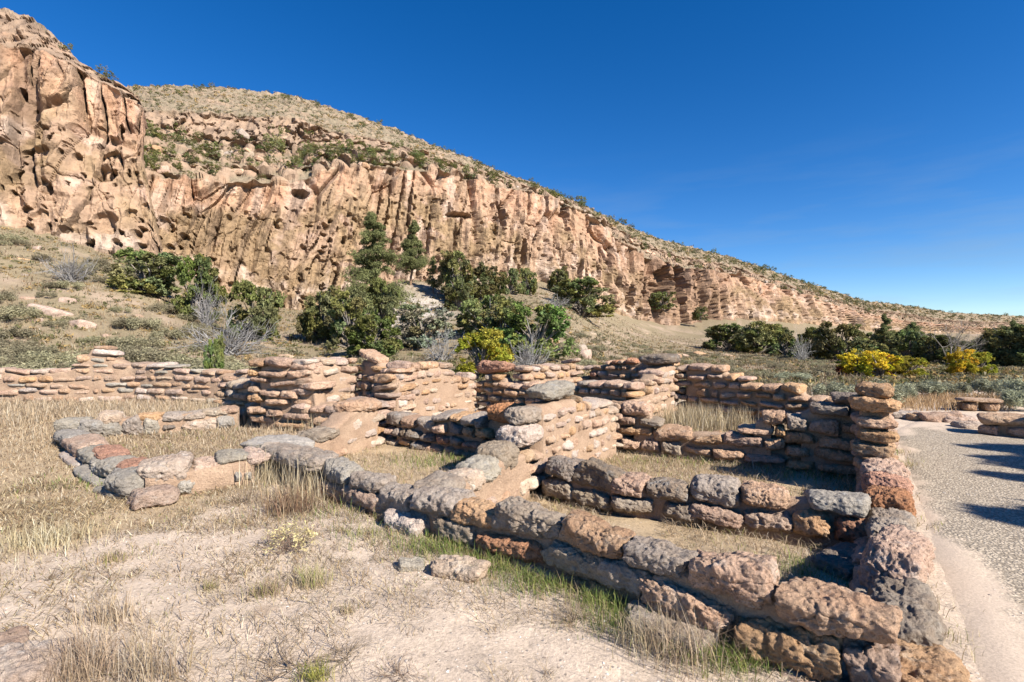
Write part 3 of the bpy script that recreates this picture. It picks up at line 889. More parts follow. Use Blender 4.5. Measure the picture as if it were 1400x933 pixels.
    if rest:
        mb = {}
        o0 = rest[0][0]
        vs, fs, nb = [], [], 0
        for o, me in rest:
            m = Matrix.LocRotScale(o.location, o.rotation_euler, None)
            co = np.zeros(len(me.vertices)*3, np.float32); me.vertices.foreach_get('co', co); co = co.reshape(-1, 3)
            R = np.array(m.to_3x3()); co = co@R.T+np.array(o.location)
            li = np.zeros(len(me.loops), np.int32); me.loops.foreach_get('vertex_index', li)
            vs.append(co); fs.append(li.reshape(-1, 4)+nb); nb += len(co)
            bpy.data.objects.remove(o)
        ob = link('small_stones', make_mesh('small_stones', np.concatenate(vs), [np.concatenate(fs)], M_PINK), root)
        ob['kind'] = 'stuff'
    return root

# --- the front wall, seen along its outer face
F_FACE = [(1.72, 2.40), (1.52, 2.58), (.89, 3.1), (.217, 3.8), (-.70, 4.43), (-1.75, 5.32), (-2.98, 6.45)]
wall('long low front wall of big pink and gray blocks along the bare dirt', F_FACE, -.03,
     [(1215, 842), (1060, 812), (900, 762), (740, 716), (590, 688), (470, 662), (375, 628)], th=.25, proud=.02, seed=11, hero_only=True, res=30, inset=.05, core_drop=.07,
     heroes=[
      (1054, 1224, .24, .40, 'p', dict(roll=.02, res=60, ang=.7)), (936, 1056, .25, .46, 'p', dict(ang=.6, res=60, roll=.05)), (850, 935, .26, .41, 'g', dict(res=52)),
      (760, 850, .25, .42, 'p', dict(roll=-.04, res=52)), (674, 762, .22, .41, 'g', dict(roll=-.06, res=52, th=.3)), (614, 678, .17, .34, 'p', dict(res=36)),
      (562, 622, .20, .38, 'g', dict(yaw=.25, ang=.5, th=.32)), (516, 558, .06, .31, 'g', dict(ang=.6, roll=.1)), (476, 514, .20, .35, 'g', dict(yaw=.15)), (437, 474, .19, .38, 's', dict(ang=.5, yaw=-.12)),
      (368, 438, .22, .40, 'g', dict(th=.46, ang=.7, res=44, dn=.04)),
      (1008, 1150, .0, .21, 'p', dict(res=52, dn=.05, roll=.05)), (1152, 1226, .02, .22, 'p', dict(res=36, dn=.03)), (880, 998, .05, .24, 'p', dict(roll=-.08, res=52, dn=.04)), (822, 884, .09, .26, 'g', dict(dn=.02)),
      (745, 826, .06, .25, 'g', dict(res=44, dn=.02)), (652, 740, .03, .18, 'r', dict(res=36, dn=.03)), (590, 652, .02, .19, 'g', dict(dn=.02)), (534, 581, -.05, .15, 'w', dict(dn=.10, th=.3, ang=.9)),
      (862, 968, -.10, .07, 'g', dict(dn=.09, res=40)), (1060, 1160, -.14, .02, 't', dict(dn=.08, res=36)), (980, 1050, -.12, .03, 'p', dict(dn=.03)), (770, 850, -.12, .07, 'p', dict(dn=.0)), (690, 760, -.12, .03, 't', dict(dn=.0)), (600, 680, -.1, .03, 'p', {}),
      (500, 534, -.05, .08, 't', dict()), (470, 522, .05, .21, 't', dict(dn=.03)), (440, 472, .0, .19, 't', dict()), (470, 500, -.08, .05, 't', dict(dn=.05)), (415, 440, .0, .2, 'p', dict()), (395, 416, -.02, .18, 'g', {}), (368, 390, -.02, .2, 'p', dict(dn=.03)),
     ])
# --- low cross wall in the right-hand room
M_FACE = [(.42, 6.22), (1.24, 5.64), (2.53, 5.07), (3.35, 4.66)]
wall('low two course cross wall of gray and brown blocks between the two front right rooms', M_FACE, [(0, -.26), (1.2, -.2), (3.3, -.3)],
     [(745, 628), (850, 662), (950, 668), (1050, 678), (1190, 675)], th=.36, seed=12, hero_only=True, res=30, inset=.07, core_drop=.08,
     heroes=[
      (741, 787, 0.040, 0.255, 'd', dict(res=36, ang=.9, roll=.1)), (785, 842, 0.010, 0.265, 'd', dict(res=36, ang=.9, roll=.12)), (833, 882, -0.010, 0.175, 'p', dict(res=30)), (880, 942, -0.010, 0.175, 'd', dict(res=36, ang=.35)),
      (943, 1014, 0.010, 0.255, 'g', dict(res=36, ang=.3, roll=.08)), (1012, 1080, 0.030, 0.225, 'p', dict(res=36, roll=.06)), (1106, 1192, 0.070, 0.225, 's', dict(res=36, ang=.9, th=.5)),
      (739, 782, -0.200, 0.015, 'g', dict(res=30, ang=.9)), (780, 836, -0.200, -0.005, 'g', dict(res=30, ang=.9, roll=.12)), (836, 896, -0.210, -0.025, 'g', dict(res=30)), (903, 962, -0.200, -0.025, 'g', dict(res=30)),
      (943, 1012, -0.180, 0.005, 'p', dict(res=30, dn=.04, roll=.1)), (1016, 1088, -0.200, 0.015, 't', dict(res=30)), (1080, 1140, -0.190, 0.055, 'p', dict(res=20)), (1138, 1200, -0.190, 0.055, 'r', dict(res=20)),
     ])
# --- the path wall: one course of boulders, then a tall stub
def R_pt(Y): 
    t = (Y-3.02)/5.88
    return (2.63+4.04*t, Y)
R_off = np.array([-.173, .119])
def R_face(Y0, Y1): return [tuple(np.array(R_pt(Y0))), tuple(np.array(R_pt(Y1)))]
RL = Line(R_face(1.6, 6.3)); _k = math.hypot(4.04/5.88, 1)
def RY(Y): return (Y-1.6)*_k
wall('low wall of single big boulders along the edge of the gravel path', [tuple(np.array(q)+R_off*.35) for q in R_face(1.6, 6.3)], -.08,
     [(0, .06), (RY(4.0), .1), (RY(6.3), .14)], top_is_pix=False, th=.36, seed=13, hero_only=True, res=30, inset=.09, core_drop=.10, flip=True,
     heroes=[
      (RY(1.7), RY(2.2), -.1, .10, 't', dict(px=False)), (RY(2.2), RY(2.66), -.1, .12, 'p', dict(px=False, res=52, ang=.5)), (RY(2.58), RY(3.26), -.10, .17, 'g', dict(px=False, ang=1., roll=.05, res=60, th=.32)),
      (RY(3.28), RY(3.98), -.10, .24, 'p', dict(px=False, ang=.8, yaw=-.15, res=64, th=.36)), (RY(3.95), RY(4.75), -.14, .13, 'g', dict(px=False, ang=.9, res=44, th=.36)),
      (RY(4.72), RY(5.26), -.06, .21, 'r', dict(px=False, ang=.3, res=52, th=.40)), (RY(5.22), RY(5.70), -.04, .24, 'r', dict(px=False, ang=.3, res=44, th=.44)), (RY(5.66), RY(6.2), 0, .27, 'p', dict(px=False, res=36, th=.44)),
      (RY(2.4), RY(3.1), -.3, -.04, 'p', dict(px=False, dn=-.05)), (RY(3.1), RY(3.8), -.3, -.02, 'g', dict(px=False, dn=-.05)), (RY(3.8), RY(4.5), -.3, -.06, 'p', dict(px=False, dn=-.05)),
      (RY(4.6), RY(5.2), -.3, -.02, 't', dict(px=False, dn=-.05)), (RY(5.2), RY(6.1), -.3, 0, 'p', dict(px=False, dn=-.05)),
     ])
wall('tall rough stub of stacked pink blocks standing at the edge of the gravel path', [tuple(np.array(q)+R_off*.75) for q in R_face(6.12, 8.9)], -.12,
     [(0, 1.0), (.5, 1.02), (1.0, .93), (2.0, .78), (3.4, .6)], top_is_pix=False, th=.38, seed=14, palette='pppppt', hc=(.14, .19), ls=(.30, .5), proud=.03, res=20, flip=True, inset=.04, gap=.02,
     heroes=[(.05, .42, .98, 1.16, 'p', dict(px=False, th=.4, res=20)), (.0, .45, .82, .99, 'p', dict(px=False, res=30, th=.54, ang=.5))])
# --- wall with the cast shadow and the low bench of stones left of it
B_FACE = [(1.9, 8.9), (2.9, 8.35), (4.1, 7.67), (4.88, 7.2)]
bl = Line(B_FACE)
wall('knee high wall of dark pitted blocks in front of the grassy back right room', B_FACE[:3], -.2,
     [(855, 552), (886, 550), (890, 588), (960, 586), (1018, 586), (1028, 600), (1034, 566), (1085, 562)], palette='pppgpp', th=.36, seed=15, hc=(0.172, 0.232), ls=(.36, .72), proud=.045, res=22, inset=.065, gap=.034, skip=.0)
wall('shadowed corner wall of wide flat blocks meeting the tall path stub', [B_FACE[2], B_FACE[3], (5.15, 7.02)], -.25,
     [(1078, 562), (1095, 558), (1120, 546), (1160, 545), (1172, 540)], palette='pppgp', th=.36, seed=16, hc=(0.172, 0.222), ls=(.36, .7), proud=.045, res=22, inset=.065, gap=.034, skip=0.,
     heroes=[(1108, 1164, .62, .78, 'g', dict(th=.5, ang=.7)), (1136, 1178, .80, .95, 'd', dict(th=.42, res=18))])
# --- side walls that catch the sun, and back walls in grazing light
K_FACE = [(-.62, 4.72), (-.05, 5.75), (.33, 6.35)]
wall('low mortared side wall capped with round gray stones between the two front rooms', K_FACE, -.14,
     [(600, 672), (640, 652), (690, 622), (712, 614), (735, 612)], palette='tttpw', th=.40, seed=17, hc=(0.162, 0.212), ls=(.25, .4), proud=0.019, inset=.012, gap=.028, res=14, core_drop=.06,
     heroes=[(604, 640, .17, .38, 'g', dict(ang=.4)), (640, 668, .16, .36, 'w', dict(ang=.3)), (662, 692, .18, .40, 's', dict(ang=.3)), (686, 712, .19, .52, 'g', dict(ang=.4, res=24))])
U3_FACE = [(.30, 6.40), (1.05, 7.6), (1.88, 8.8)]
wall('waist high pale mortared wall in full sun with a big gray boulder on top', U3_FACE, -.14,
     [(716, 575), (735, 552), (760, 545), (790, 540), (815, 545), (848, 552)], palette='wtttwpp', th=.42, seed=18, hc=(0.132, 0.172), ls=(.2, .40), proud=0.034, inset=.012, gap=.028, res=14, core_drop=.07,
     heroes=[(752, 792, .90, 1.10, 's', dict(ang=.8, res=30, th=.34)), (720, 748, .66, .86, 'g', dict(ang=.5, res=26, dn=.0, th=.36)), (712, 744, .42, .66, 'w', dict(ang=.1, res=24, dn=.03))])
C1_FACE = [(-2.2, 8.95), (-1.2, 8.3), (.15, 7.2)]
wall('dark back wall of rounded black and brown stones behind the left front room', C1_FACE, -.14,
     [(525, 562), (560, 566), (610, 566), (655, 570), (700, 548), (715, 545)], palette='ddgppgpr', th=.42, seed=19, hc=(0.152, 0.202), ls=(.24, .42), proud=0.070, inset=.065, gap=.034, res=16,
     heroes=[(668, 706, .52, .78, 'r', dict(ang=.4, dn=.06))])
U1_FACE = [(-2.95, 6.75), (-2.82, 7.4), (-2.22, 8.95)]
wall('sunlit side wall of smooth mud mortar stepping down to a flat gray slab', U1_FACE, -.12,
     [(400, 612), (425, 605), (438, 598), (455, 585), (480, 560), (500, 548), (528, 546)], palette='ttppw', th=.42, seed=20, hc=(0.172, 0.232), ls=(.3, .6), proud=0.026, inset=.012, gap=.028, res=14, core_drop=.06,
     heroes=[(480, 524, .5, .72, 'p', dict(ang=.1, res=22, dn=.02)), (402, 436, .14, .32, 's', dict(th=.9, dn=-.2, ang=.5)), (436, 472, .2, .38, 'g', dict(ang=.4))])
T1_FACE = [(-5.1, 9.95), (-3.7, 9.45), (-2.3, 9.05)]
wall('tall left wall of deep pink blocks with a green lichen stone on its top', T1_FACE, [(0, .1), (1.5, .0), (3, -.1)],
     [(328, 492), (380, 490), (424, 494), (427, 545), (470, 548), (500, 548), (525, 546)], palette='ppppppt', th=.46, seed=21, hc=(0.172, 0.212), ls=(.38, .75), proud=0.070, inset=.065, gap=.034, res=16)
U0_FACE = [(-3.80, 9.45), (-3.15, 10.5)]
wall('short sunlit return wall above the straw filled room', U0_FACE, .3,
     [(420, 490), (450, 490), (486, 491)], palette='wwttp', th=.42, seed=22, hc=(0.162, 0.212), ls=(.3, .5), proud=0.026, inset=.012, gap=.028, res=12)
T2_FACE = [(-3.28, 10.6), (-2.75, 10.1), (-2.1, 9.5)]
wall('stepped wall with a narrow stack of squared stones behind the straw filled room', T2_FACE, .2,
     [(484, 487), (512, 489), (516, 500), (535, 500), (548, 508)], palette='ppppt', th=.42, seed=23, hc=(0.152, 0.192), ls=(.22, .38), proud=0.050, inset=.065, gap=.034, res=14,
     heroes=[(486, 513, 1.32, 1.46, 'p', dict(roll=.25, th=.4))])
U2_FACE = [(-2.22, 9.3), (-1.5, 10.55), (-.74, 11.85)]
wall('sunlit wall of pale mortar with scattered stones behind the dark back wall', U2_FACE, .1,
     [(528, 520), (545, 505), (560, 494), (615, 494), (625, 510), (656, 512)], palette='wttppp', th=.42, seed=24, hc=(0.152, 0.192), ls=(.24, .46), proud=0.029, inset=.012, gap=.028, res=12, skip=.05)
C2_FACE = [(-.80, 11.75), (.35, 10.8), (1.2, 10.0), (2.15, 9.05)]
wall('back wall topped with an orange boulder at the centre of the ruin', C2_FACE, .0,
     [(652, 510), (686, 512), (692, 522), (745, 524), (790, 522), (830, 518), (870, 520), (900, 530)], palette='pppptpgp', th=.42, seed=25, hc=(0.142, 0.182), ls=(.22, .44), proud=0.060, inset=.065, gap=.034, res=12,
     heroes=[(650, 689, .96, 1.24, 'r', dict(ang=.2, th=.56))])
U4_FACE = [(2.12, 8.95), (2.8, 9.9), (3.55, 10.95)]
wall('highest sunlit wall with rounded corner stones left of the grassy back right room', U4_FACE, .0,
     [(878, 545), (888, 535), (896, 518), (905, 500), (914, 492), (930, 490)], palette='wttpp', th=.42, seed=26, hc=(0.142, 0.182), ls=(.25, .45), proud=0.034, inset=.012, gap=.028, res=14,
     heroes=[(905, 928, 1.22, 1.42, 'd', dict(th=.6))])
C3_FACE = [(1.7, 12.4), (3.45, 10.98)]
wall('dark rearmost wall of small jumbled stones under the scrub slope', C3_FACE, .3,
     [(795, 496), (850, 492), (880, 488), (905, 484), (925, 486)], palette='pppptr', th=.42, seed=27, hc=(0.142, 0.202), ls=(.2, .38), proud=0.060, inset=.065, gap=.034, res=12)
U5_FACE = [(.30, 11.05), (1.72, 12.4)]
wall('far pale side wall with broken top behind the orange boulder', U5_FACE, .3,
     [(712, 500), (750, 498), (775, 500), (798, 488)], palette='wttpp', th=.4, seed=28, hc=(0.152, 0.192), ls=(.22, .42), proud=0.044, inset=.012, gap=.028, res=12)
D_FACE = [(3.5, 10.95), (4.4, 10.1), (5.45, 9.15), (6.15, 8.5)]
wall('back right wall stepping down towards the path with tall straw at its foot', D_FACE, .08,
     [(925, 494), (965, 493), (985, 500), (1000, 514), (1020, 516), (1026, 526), (1058, 526), (1064, 522), (1090, 522), (1096, 534), (1120, 542), (1180, 545)], palette='pptpppt', th=.42, seed=29, hc=(0.142, 0.182), ls=(.24, .44), proud=0.050, inset=.065, gap=.034, res=14)
BL_FACE = [(-15.0, 13.1), (-12.0, 13.4), (-10.2, 13.7), (-7.2, 13.1), (-5.3, 12.5)]
wall('long pale back left wall with a peaked heap of stones at its middle', BL_FACE, .1,
     [(-60, 502), (0, 500), (30, 508), (70, 503), (95, 500), (112, 486), (124, 472), (140, 474), (152, 486), (170, 493), (230, 499), (262, 506), (330, 506)], palette='wttpptpws', th=.5, seed=30, hc=(0.142, 0.192), ls=(.3, .62), proud=.04, inset=.012, gap=.028, res=10, skip=.03)
LS_FACE = [(-6.35, 11.0), (-5.2, 10.35)]
wall('short ruined stub of dark stones left of the tall left wall', LS_FACE, .1,
     [(283, 536), (300, 524), (330, 515)], palette='pptpg', th=.4, seed=31, hc=(0.162, 0.212), ls=(.25, .4), proud=0.050, inset=.065, gap=.034, res=12)
# --- low kerb walls of the left room
LC_FACE = [(-7.7, 8.75), (-6.5, 9.35), (-5.15, 10.1)]
wall('low lining of upright smooth gray slabs along the far side of the left enclosure', LC_FACE, .0,
     [(75, 578), (150, 572), (230, 568), (325, 556)], palette='tpw', th=.34, seed=32, hero_only=True, inset=.0, core_drop=.02,
     heroes=[(75, 124, .10, .36, 's', dict(ang=.3)), (108, 143, -.05, .36, 's', dict(dn=.16, th=.2, pitch=.5, ang=.05)), (132, 168, .2, .44, 'w', dict()), (140, 168, -.03, .28, 's', dict(dn=.14, th=.2, pitch=.4, roll=-.3)),
             (166, 198, -.03, .32, 'g', dict(dn=.14, th=.22, pitch=.35, roll=-.35, ang=.3)), (196, 218, -.02, .3, 's', dict(dn=.14, th=.22, pitch=.3)), (186, 222, .25, .38, 'p', dict()), (220, 256, .2, .36, 'g', dict(ang=.2)),
             (222, 240, .06, .16, 'd', dict(dn=.12, th=.2, ang=0)), (252, 282, .22, .36, 'g', dict()), (252, 300, -.03, .22, 'w', dict(dn=.1, th=.3)), (278, 312, .25, .4, 'g', dict()), (300, 326, .28, .42, 'p', dict()), (296, 322, .0, .26, 's', dict(dn=.06))])
LA_FACE = [(-7.85, 8.75), (-6.1, 7.2), (-4.15, 5.5)]
wall('knee low left kerb of mixed gray and orange stones on the dry grass', LA_FACE, -.03,
     [(75, 590), (185, 650)], th=.32, seed=33, hero_only=True, inset=.03, core_drop=.09,
     heroes=[(75, 92, 0.048, 0.240, 's', {}), (88, 110, 0.032, 0.256, 't', {}), (106, 124, 0.040, 0.240, 's', {}), (118, 134, 0.128, 0.272, 'r', dict(th=.34, dn=-.05)), (122, 142, 0.016, 0.208, 's', {}), (136, 152, 0.064, 0.272, 's', {}), (146, 162, 0.128, 0.288, 'r', dict(th=.34, dn=-.05)), (152, 172, 0.048, 0.256, 's', {}),
             (160, 176, 0.032, 0.288, 's', dict(th=.55)), (178, 192, -0.024, 0.160, 't', {}), (92, 120, -0.032, 0.064, 'w', dict(dn=.08)), (120, 150, -0.040, 0.080, 's', dict(dn=.12)), (150, 172, -0.040, 0.096, 's', dict(dn=.1))])
LB_FACE = [(-4.1, 5.38), (-3.5, 5.75), (-2.9, 6.2)]
wall('pinkish mud faced kerb with a large pale pitted boulder at its left end', LB_FACE, -.04,
     [(190, 648), (262, 640), (300, 630), (370, 624)], th=.42, seed=34, hero_only=True, inset=-.02, core_drop=.03,
     heroes=[(190, 262, .13, .40, 'w', dict(ang=.3, res=30, th=.5)), (264, 312, .1, .32, 't', dict(th=.46)), (298, 345, .26, .38, 's', dict(th=.5, dn=-.04)), (340, 372, .22, .36, 't', dict()), (244, 266, -.02, .2, 's', dict(ang=0, dn=.03)),
             (318, 330, .05, .2, 's', dict(ang=0, dn=.02)), (334, 346, .05, .2, 's', dict(ang=0, dn=.02)), (188, 204, -.06, .08, 's', dict(dn=-.04)), (210, 228, -.06, .05, 't', dict(dn=-.04)), (270, 296, -.06, .05, 't', dict(dn=-.03))])
# ------------------------------------------------------------------ vegetation
def leaf_tris(centers, size, rg, up=.0, aspect=1.0):
    """one small randomly turned triangle or blade at every centre"""
    n = len(centers)
    a = rg.normal(size=(n, 3)); a[:, 2] += up; a /= np.linalg.norm(a, axis=1)[:, None]
    b = np.cross(a, rg.normal(size=(n, 3))); b /= np.linalg.norm(b, axis=1)[:, None]+1e-9
    s = np.asarray(size)*rg.uniform(.6, 1.4, n)
    s = s[:, None]
    return np.stack([centers-a*s*.5-b*s*.35*aspect, centers-a*s*.5+b*s*.35*aspect, centers+a*s*.75], 1)

def foliage_mesh(name, mat, C_, size, tint, rg, up=0., aspect=1.0):
    T = leaf_tris(C_, size, rg, up, aspect)
    n = len(T)
    col = np.repeat(tint, 3, 0)
    return make_mesh(name, T.reshape(-1, 3), [np.arange(n*3).reshape(n, 3)], mat, False, col)

def blob_points(n, c, r, rg, shell=.55):
    d = rg.normal(size=(n, 3)); d /= np.linalg.norm(d, axis=1)[:, None]
    rad = (shell+(1-shell)*rg.random(n)**.6)
    return np.asarray(c)+d*rad[:, None]*np.asarray(r)

def juniper(seed, mat, leaves=9000, lobes=16, low=.12, open_=.0, spread=1.0, dead=0):
    """unit shrub tree: about 1 high and 1 wide, foot at the origin; returns (crown mesh, trunk mesh)"""
    rg = np.random.default_rng(seed)
    pts, tint = [], []
    tr = MB()
    nb = lobes
    for i in range(nb):
        th = rg.uniform(0, 2*math.pi); h = low+(1-low)*(i+.5)/nb*.90+rg.uniform(-.04, .04)
        w = (.50*spread)*math.sqrt(max(.04, 1-((h-.36)/.66)**2))
        rr = w*rg.uniform(.45, .95)
        c = np.array([math.cos(th)*rr, math.sin(th)*rr, h])
        r = np.array([.18, .18, .17])*rg.uniform(.6, 1.3)*(16/max(nb, 16))**.25
        k = int(leaves/nb*rg.uniform(.7, 1.3))
        # every lobe is made of several sprays
        ns = 9; sc = blob_points(ns, c, r, rg, .55)
        q = np.concatenate([blob_points(k//ns, s, r*rg.uniform(.28, .5), rg, .2) for s in sc])
        pts.append(q)
        br = rg.uniform(.75, 1.25)
        tint.append(np.clip(br*rg.uniform(.6, 1.4, (len(q), 1))*np.array([[1+rg.uniform(-.12, .30), 1, 1+rg.uniform(-.2, .3)]]), .3, 2.2))
        mid = c*np.array([.35, .35, .55])+np.array([0, 0, -.02])
        tr.tube([(rg.uniform(-.03, .03), rg.uniform(-.03, .03), -.05), mid, c], [.028, .016, .006], 5, (.2, .17, .14))
        if rg.random() < .5:
            tr.tube([mid, c+rg.normal(size=3)*.1], [.012, .003], 4, (.28, .26, .24))
    P = np.concatenate(pts); P[:, 2] = np.maximum(P[:, 2], .01)
    crown = foliage_mesh('crown', mat, P, .046, np.concatenate(tint), rg)
    trunk = tr.mesh('trunk', M_BARK, True, True)
    return crown, trunk

def twig_bush(seed, n=46, levels=3, col=(1, 1, 1), mat=None, thick=.010, lean=.55):
    """leafless gray brush, unit size"""
    rg = np.random.default_rng(seed); mb = MB()
    def grow(p, d, L, r, lv):
        pts = [p]; q = p; dd = d
        for _ in range(3):
            dd = dd+rg.normal(size=3)*.18; dd = dd/np.linalg.norm(dd); q = q+dd*L/3; pts.append(q)
        mb.tube(pts, np.linspace(r, r*.5, 4), 3, np.array(col)*rg.uniform(.7, 1.3))
        if lv > 0:
            for _ in range(rg.integers(2, 4)):
                k = rg.integers(1, 4)
                nd = dd+rg.normal(size=3)*.55; nd[2] += .1; nd /= np.linalg.norm(nd)
                grow(pts[k], nd, L*.62, r*.55, lv-1)
    for i in range(n):
        d = rg.normal(size=3)*np.array([lean, lean, .2])+np.array([0, 0, .8]); d /= np.linalg.norm(d)
        grow(np.array([rg.normal()*.07, rg.normal()*.07, -.02]), d, rg.uniform(.3, .55), thick, levels-1)
    return mb.mesh('branches', mat or M_TWIG, True, True)

def pine(seed, h, w, n_whorl=13, bare=.25, leaves=9000, droop=-.05, gaps=.25):
    """ponderosa like pine in real metres; returns (crown, trunk)"""
    rg = np.random.default_rng(seed); tr = MB()
    zs = np.linspace(0, h, 9)
    bend = np.stack([np.cumsum(rg.normal(size=9)*.012*h), np.cumsum(rg.normal(size=9)*.012*h), zs], -1)
    bend[0, 2] = -.3
    tr.tube(bend, np.linspace(.020*h, .004*h, 9), 8, (.22, .14, .09))
    pts, tint = [], []
    ns = n_whorl
    for i in range(ns):
        f = (i+.3)/ns; z0 = h*(bare+(1-bare)*f)
        L = w*.5*(.95-.80*f**1.3)*rg.uniform(.75, 1.2)
        for k in range(rg.integers(5, 9)):
            if rg.random() < gaps: continue
            z = z0+rg.uniform(-.6, .6)*h*(1-bare)/ns
            th = rg.uniform(0, 2*math.pi); l = L*rg.uniform(.55, 1.1)
            o = np.array([np.interp(z, zs, bend[:, 0]), np.interp(z, zs, bend[:, 1]), z])
            d = np.array([math.cos(th), math.sin(th), rg.uniform(-.12, .28)+droop])
            e = o+d*l; m_ = o+d*l*.55+np.array([0, 0, .03*h*rg.uniform(-.4, .6)])
            tr.tube([o, m_, e], [.006*h, .004*h, .0015*h], 4, (.2, .15, .11))
            for s_, rad in ((e, .7), (m_*.35+e*.65, .8), (m_, .75), (m_*.7+e*.3, .7), (o*.45+m_*.55, .5), (o*.75+m_*.25, .35)):
                nn = int(leaves/ns/22)
                q = blob_points(nn, s_+rg.normal(size=3)*.07*l, np.array([.30, .30, .17])*l*rad+.10, rg, .25)
                pts.append(q); tint.append(np.clip(rg.uniform(.65, 1.35)*rg.uniform(.7, 1.3, (nn, 1)), .3, 2)*np.ones((1, 3)))
    q = blob_points(int(leaves*.03), bend[-1]+np.array([0, 0, -.02*h]), np.array([.05, .05, .07])*h, rg, .1); pts.append(q); tint.append(np.ones((len(q), 3)))
    crown = foliage_mesh('crown', M_PINE, np.concatenate(pts), .034*h**.62+.05, np.concatenate(tint), rg, .3, .5)
    return crown, tr.mesh('trunk', M_BARK, True, True)

def sage(seed, mat, n=2600, flat=.75):
    rg = np.random.default_rng(seed); pts, tint = [], []
    for i in range(26):
        th = rg.uniform(0, 2*math.pi); rr = .42*math.sqrt(rg.random()); hh = flat*(1-(rr/.5)**2)**.5*rg.uniform(.65, 1.0)
        c = np.array([math.cos(th)*rr, math.sin(th)*rr, hh*.62]); r = np.array([.11, .11, .22])*rg.uniform(.7, 1.3)
        q = blob_points(n//26, c, r, rg, .1); pts.append(q)
        tint.append(rg.uniform(.75, 1.25)*rg.uniform(.7, 1.3, (len(q), 1))*np.array([[1, 1, 1]]))
    P = np.concatenate(pts); P[:, 2] = np.abs(P[:, 2])
    return foliage_mesh('foliage', mat, P, .05, np.concatenate(tint), rg, .5, .6)

def place_tree(name, meshes, x, y, z, sx, sz, label, cat, group=None, rz=None, parts=('crown', 'trunk')):
    rg = np.random.default_rng(abs(int(x*1000+y*7919)) % 99991)
    r = thing(name, (x, y, z), label, cat, group, rg.uniform(0, 6.28) if rz is None else rz)
    r.scale = (sx, sx, sz)
    for p, me in zip(parts, meshes):
        o = bpy.data.objects.new(p, me); C.objects.link(o); o.parent = r
    r['kind'] = 'thing'
    return r

JUN = [juniper(300+i, M_JUN, leaves=[12000, 11000, 13000, 10000][i], lobes=[30, 26, 34, 24][i], low=[.03, .06, .02, .07][i]) for i in range(4)]
JUNB = [juniper(320+i, M_JUNB, leaves=12000, lobes=28, low=.03) for i in range(2)]
YELB = juniper(331, M_YEL, leaves=9000, lobes=24, low=.08)
YGB = juniper(332, M_YG, leaves=8000, lobes=22, low=.05)
GGB = juniper(333, M_JUNG, leaves=9000, lobes=26, low=.04)
SAGE = [sage(340+i, M_SAGE) for i in range(3)]
SAGEG = [sage(345+i, M_SAGEG, 4200, .85) for i in range(2)]
TWIG = [twig_bush(350, 40), twig_bush(351, 55, 3, lean=.8)]

def gpos(px, Y):
    x = (px-CX)/FPX*Y
    return x, Y, float(ground_z(np.array([x]), np.array([Y]))[0])
def bush(name, kind, x0, x1, y0, y1, Y, label, cat, group=None, sink=.0, drop=None):
    """a shrub or tree filling the picture box x0..x1, y0..y1 at depth Y, standing on the ground there"""
    x, y, z = gpos((x0+x1)/2, Y)
    ztop = CAM_H-(y0-CY)*Y/FPX
    h = max(ztop-z+sink, .3)
    w = (x1-x0)/FPX*Y
    return place_tree(name, kind, x, y, z-sink, w, h, label, cat, group)

G1 = 'junipers and brush below the cliff'
bush('juniper', JUN[0], 160, 246, 340, 415, 38, 'broad round olive juniper left of the dead gray brush on the slope', 'juniper', G1)
bush('juniper', JUNB[0], 236, 300, 352, 415, 37, 'brighter green juniper touching the right side of the broad round one', 'juniper', G1)
bush('juniper', JUN[1], 318, 384, 384, 448, 33, 'dark juniper behind the dead gray brush at the foot of the cliff', 'juniper', G1)
bush('juniper', JUN[2], 408, 472, 394, 468, 36, 'dark bushy juniper left of the tall pine', 'juniper', G1)
bush('juniper', JUN[3], 448, 512, 400, 478, 33, 'dark juniper growing against the lower trunk of the tall pine', 'juniper', G1)
bush('juniper', JUNB[1], 472, 545, 428, 492, 29, 'rounded bright green juniper in front of the tall pine', 'juniper', G1)
bush('shrub', GGB, 535, 622, 418, 490, 31, 'gray green loose shrub right of the bright green juniper', 'shrub', G1)
bush('juniper', JUN[1], 505, 545, 380, 440, 45, 'narrow juniper at the right side of the tall pine', 'juniper', G1)
bush('juniper', JUN[2], 598, 652, 343, 420, 58, 'tall dark juniper on the knoll right of the slim pine', 'juniper', G1)
bush('juniper', JUN[0], 604, 650, 386, 424, 50, 'small rounded juniper below the tall dark one on the knoll', 'juniper', G1)
bush('juniper', JUN[3], 640, 690, 362, 408, 62, 'low dark juniper spreading beside the knoll at the foot of the cliff', 'juniper', G1)
bush('juniper', JUN[0], 683, 712, 366, 394, 68, 'small round juniper at the cliff foot, first right of the knoll', 'juniper', G1)
bush('juniper', JUN[2], 708, 736, 366, 394, 70, 'small round juniper at the cliff foot, second right of the knoll', 'juniper', G1)
bush('juniper', JUN[1], 630, 700, 402, 478, 34, 'dark juniper rising behind the yellow green bush', 'juniper', G1)
bush('shrub', YGB, 622, 694, 452, 506, 22, 'yellow green leafy bush behind the orange topped back wall', 'shrub', G1)
bush('juniper', JUNB[0], 682, 785, 418, 498, 27, 'big dark green juniper right of the yellow green bush', 'juniper', G1)
bush('juniper', JUN[3], 655, 720, 412, 492, 29, 'dense juniper between the yellow green bush and the big dark one', 'juniper', G1)
bush('juniper', JUN[0], 753, 838, 382, 442, 66, 'dark wide juniper clump on the slope under the fluted cliff', 'juniper', G1)
bush('juniper', JUN[2], 748, 778, 366, 400, 84, 'small juniper in the hollow above the wide dark clump', 'juniper', G1)
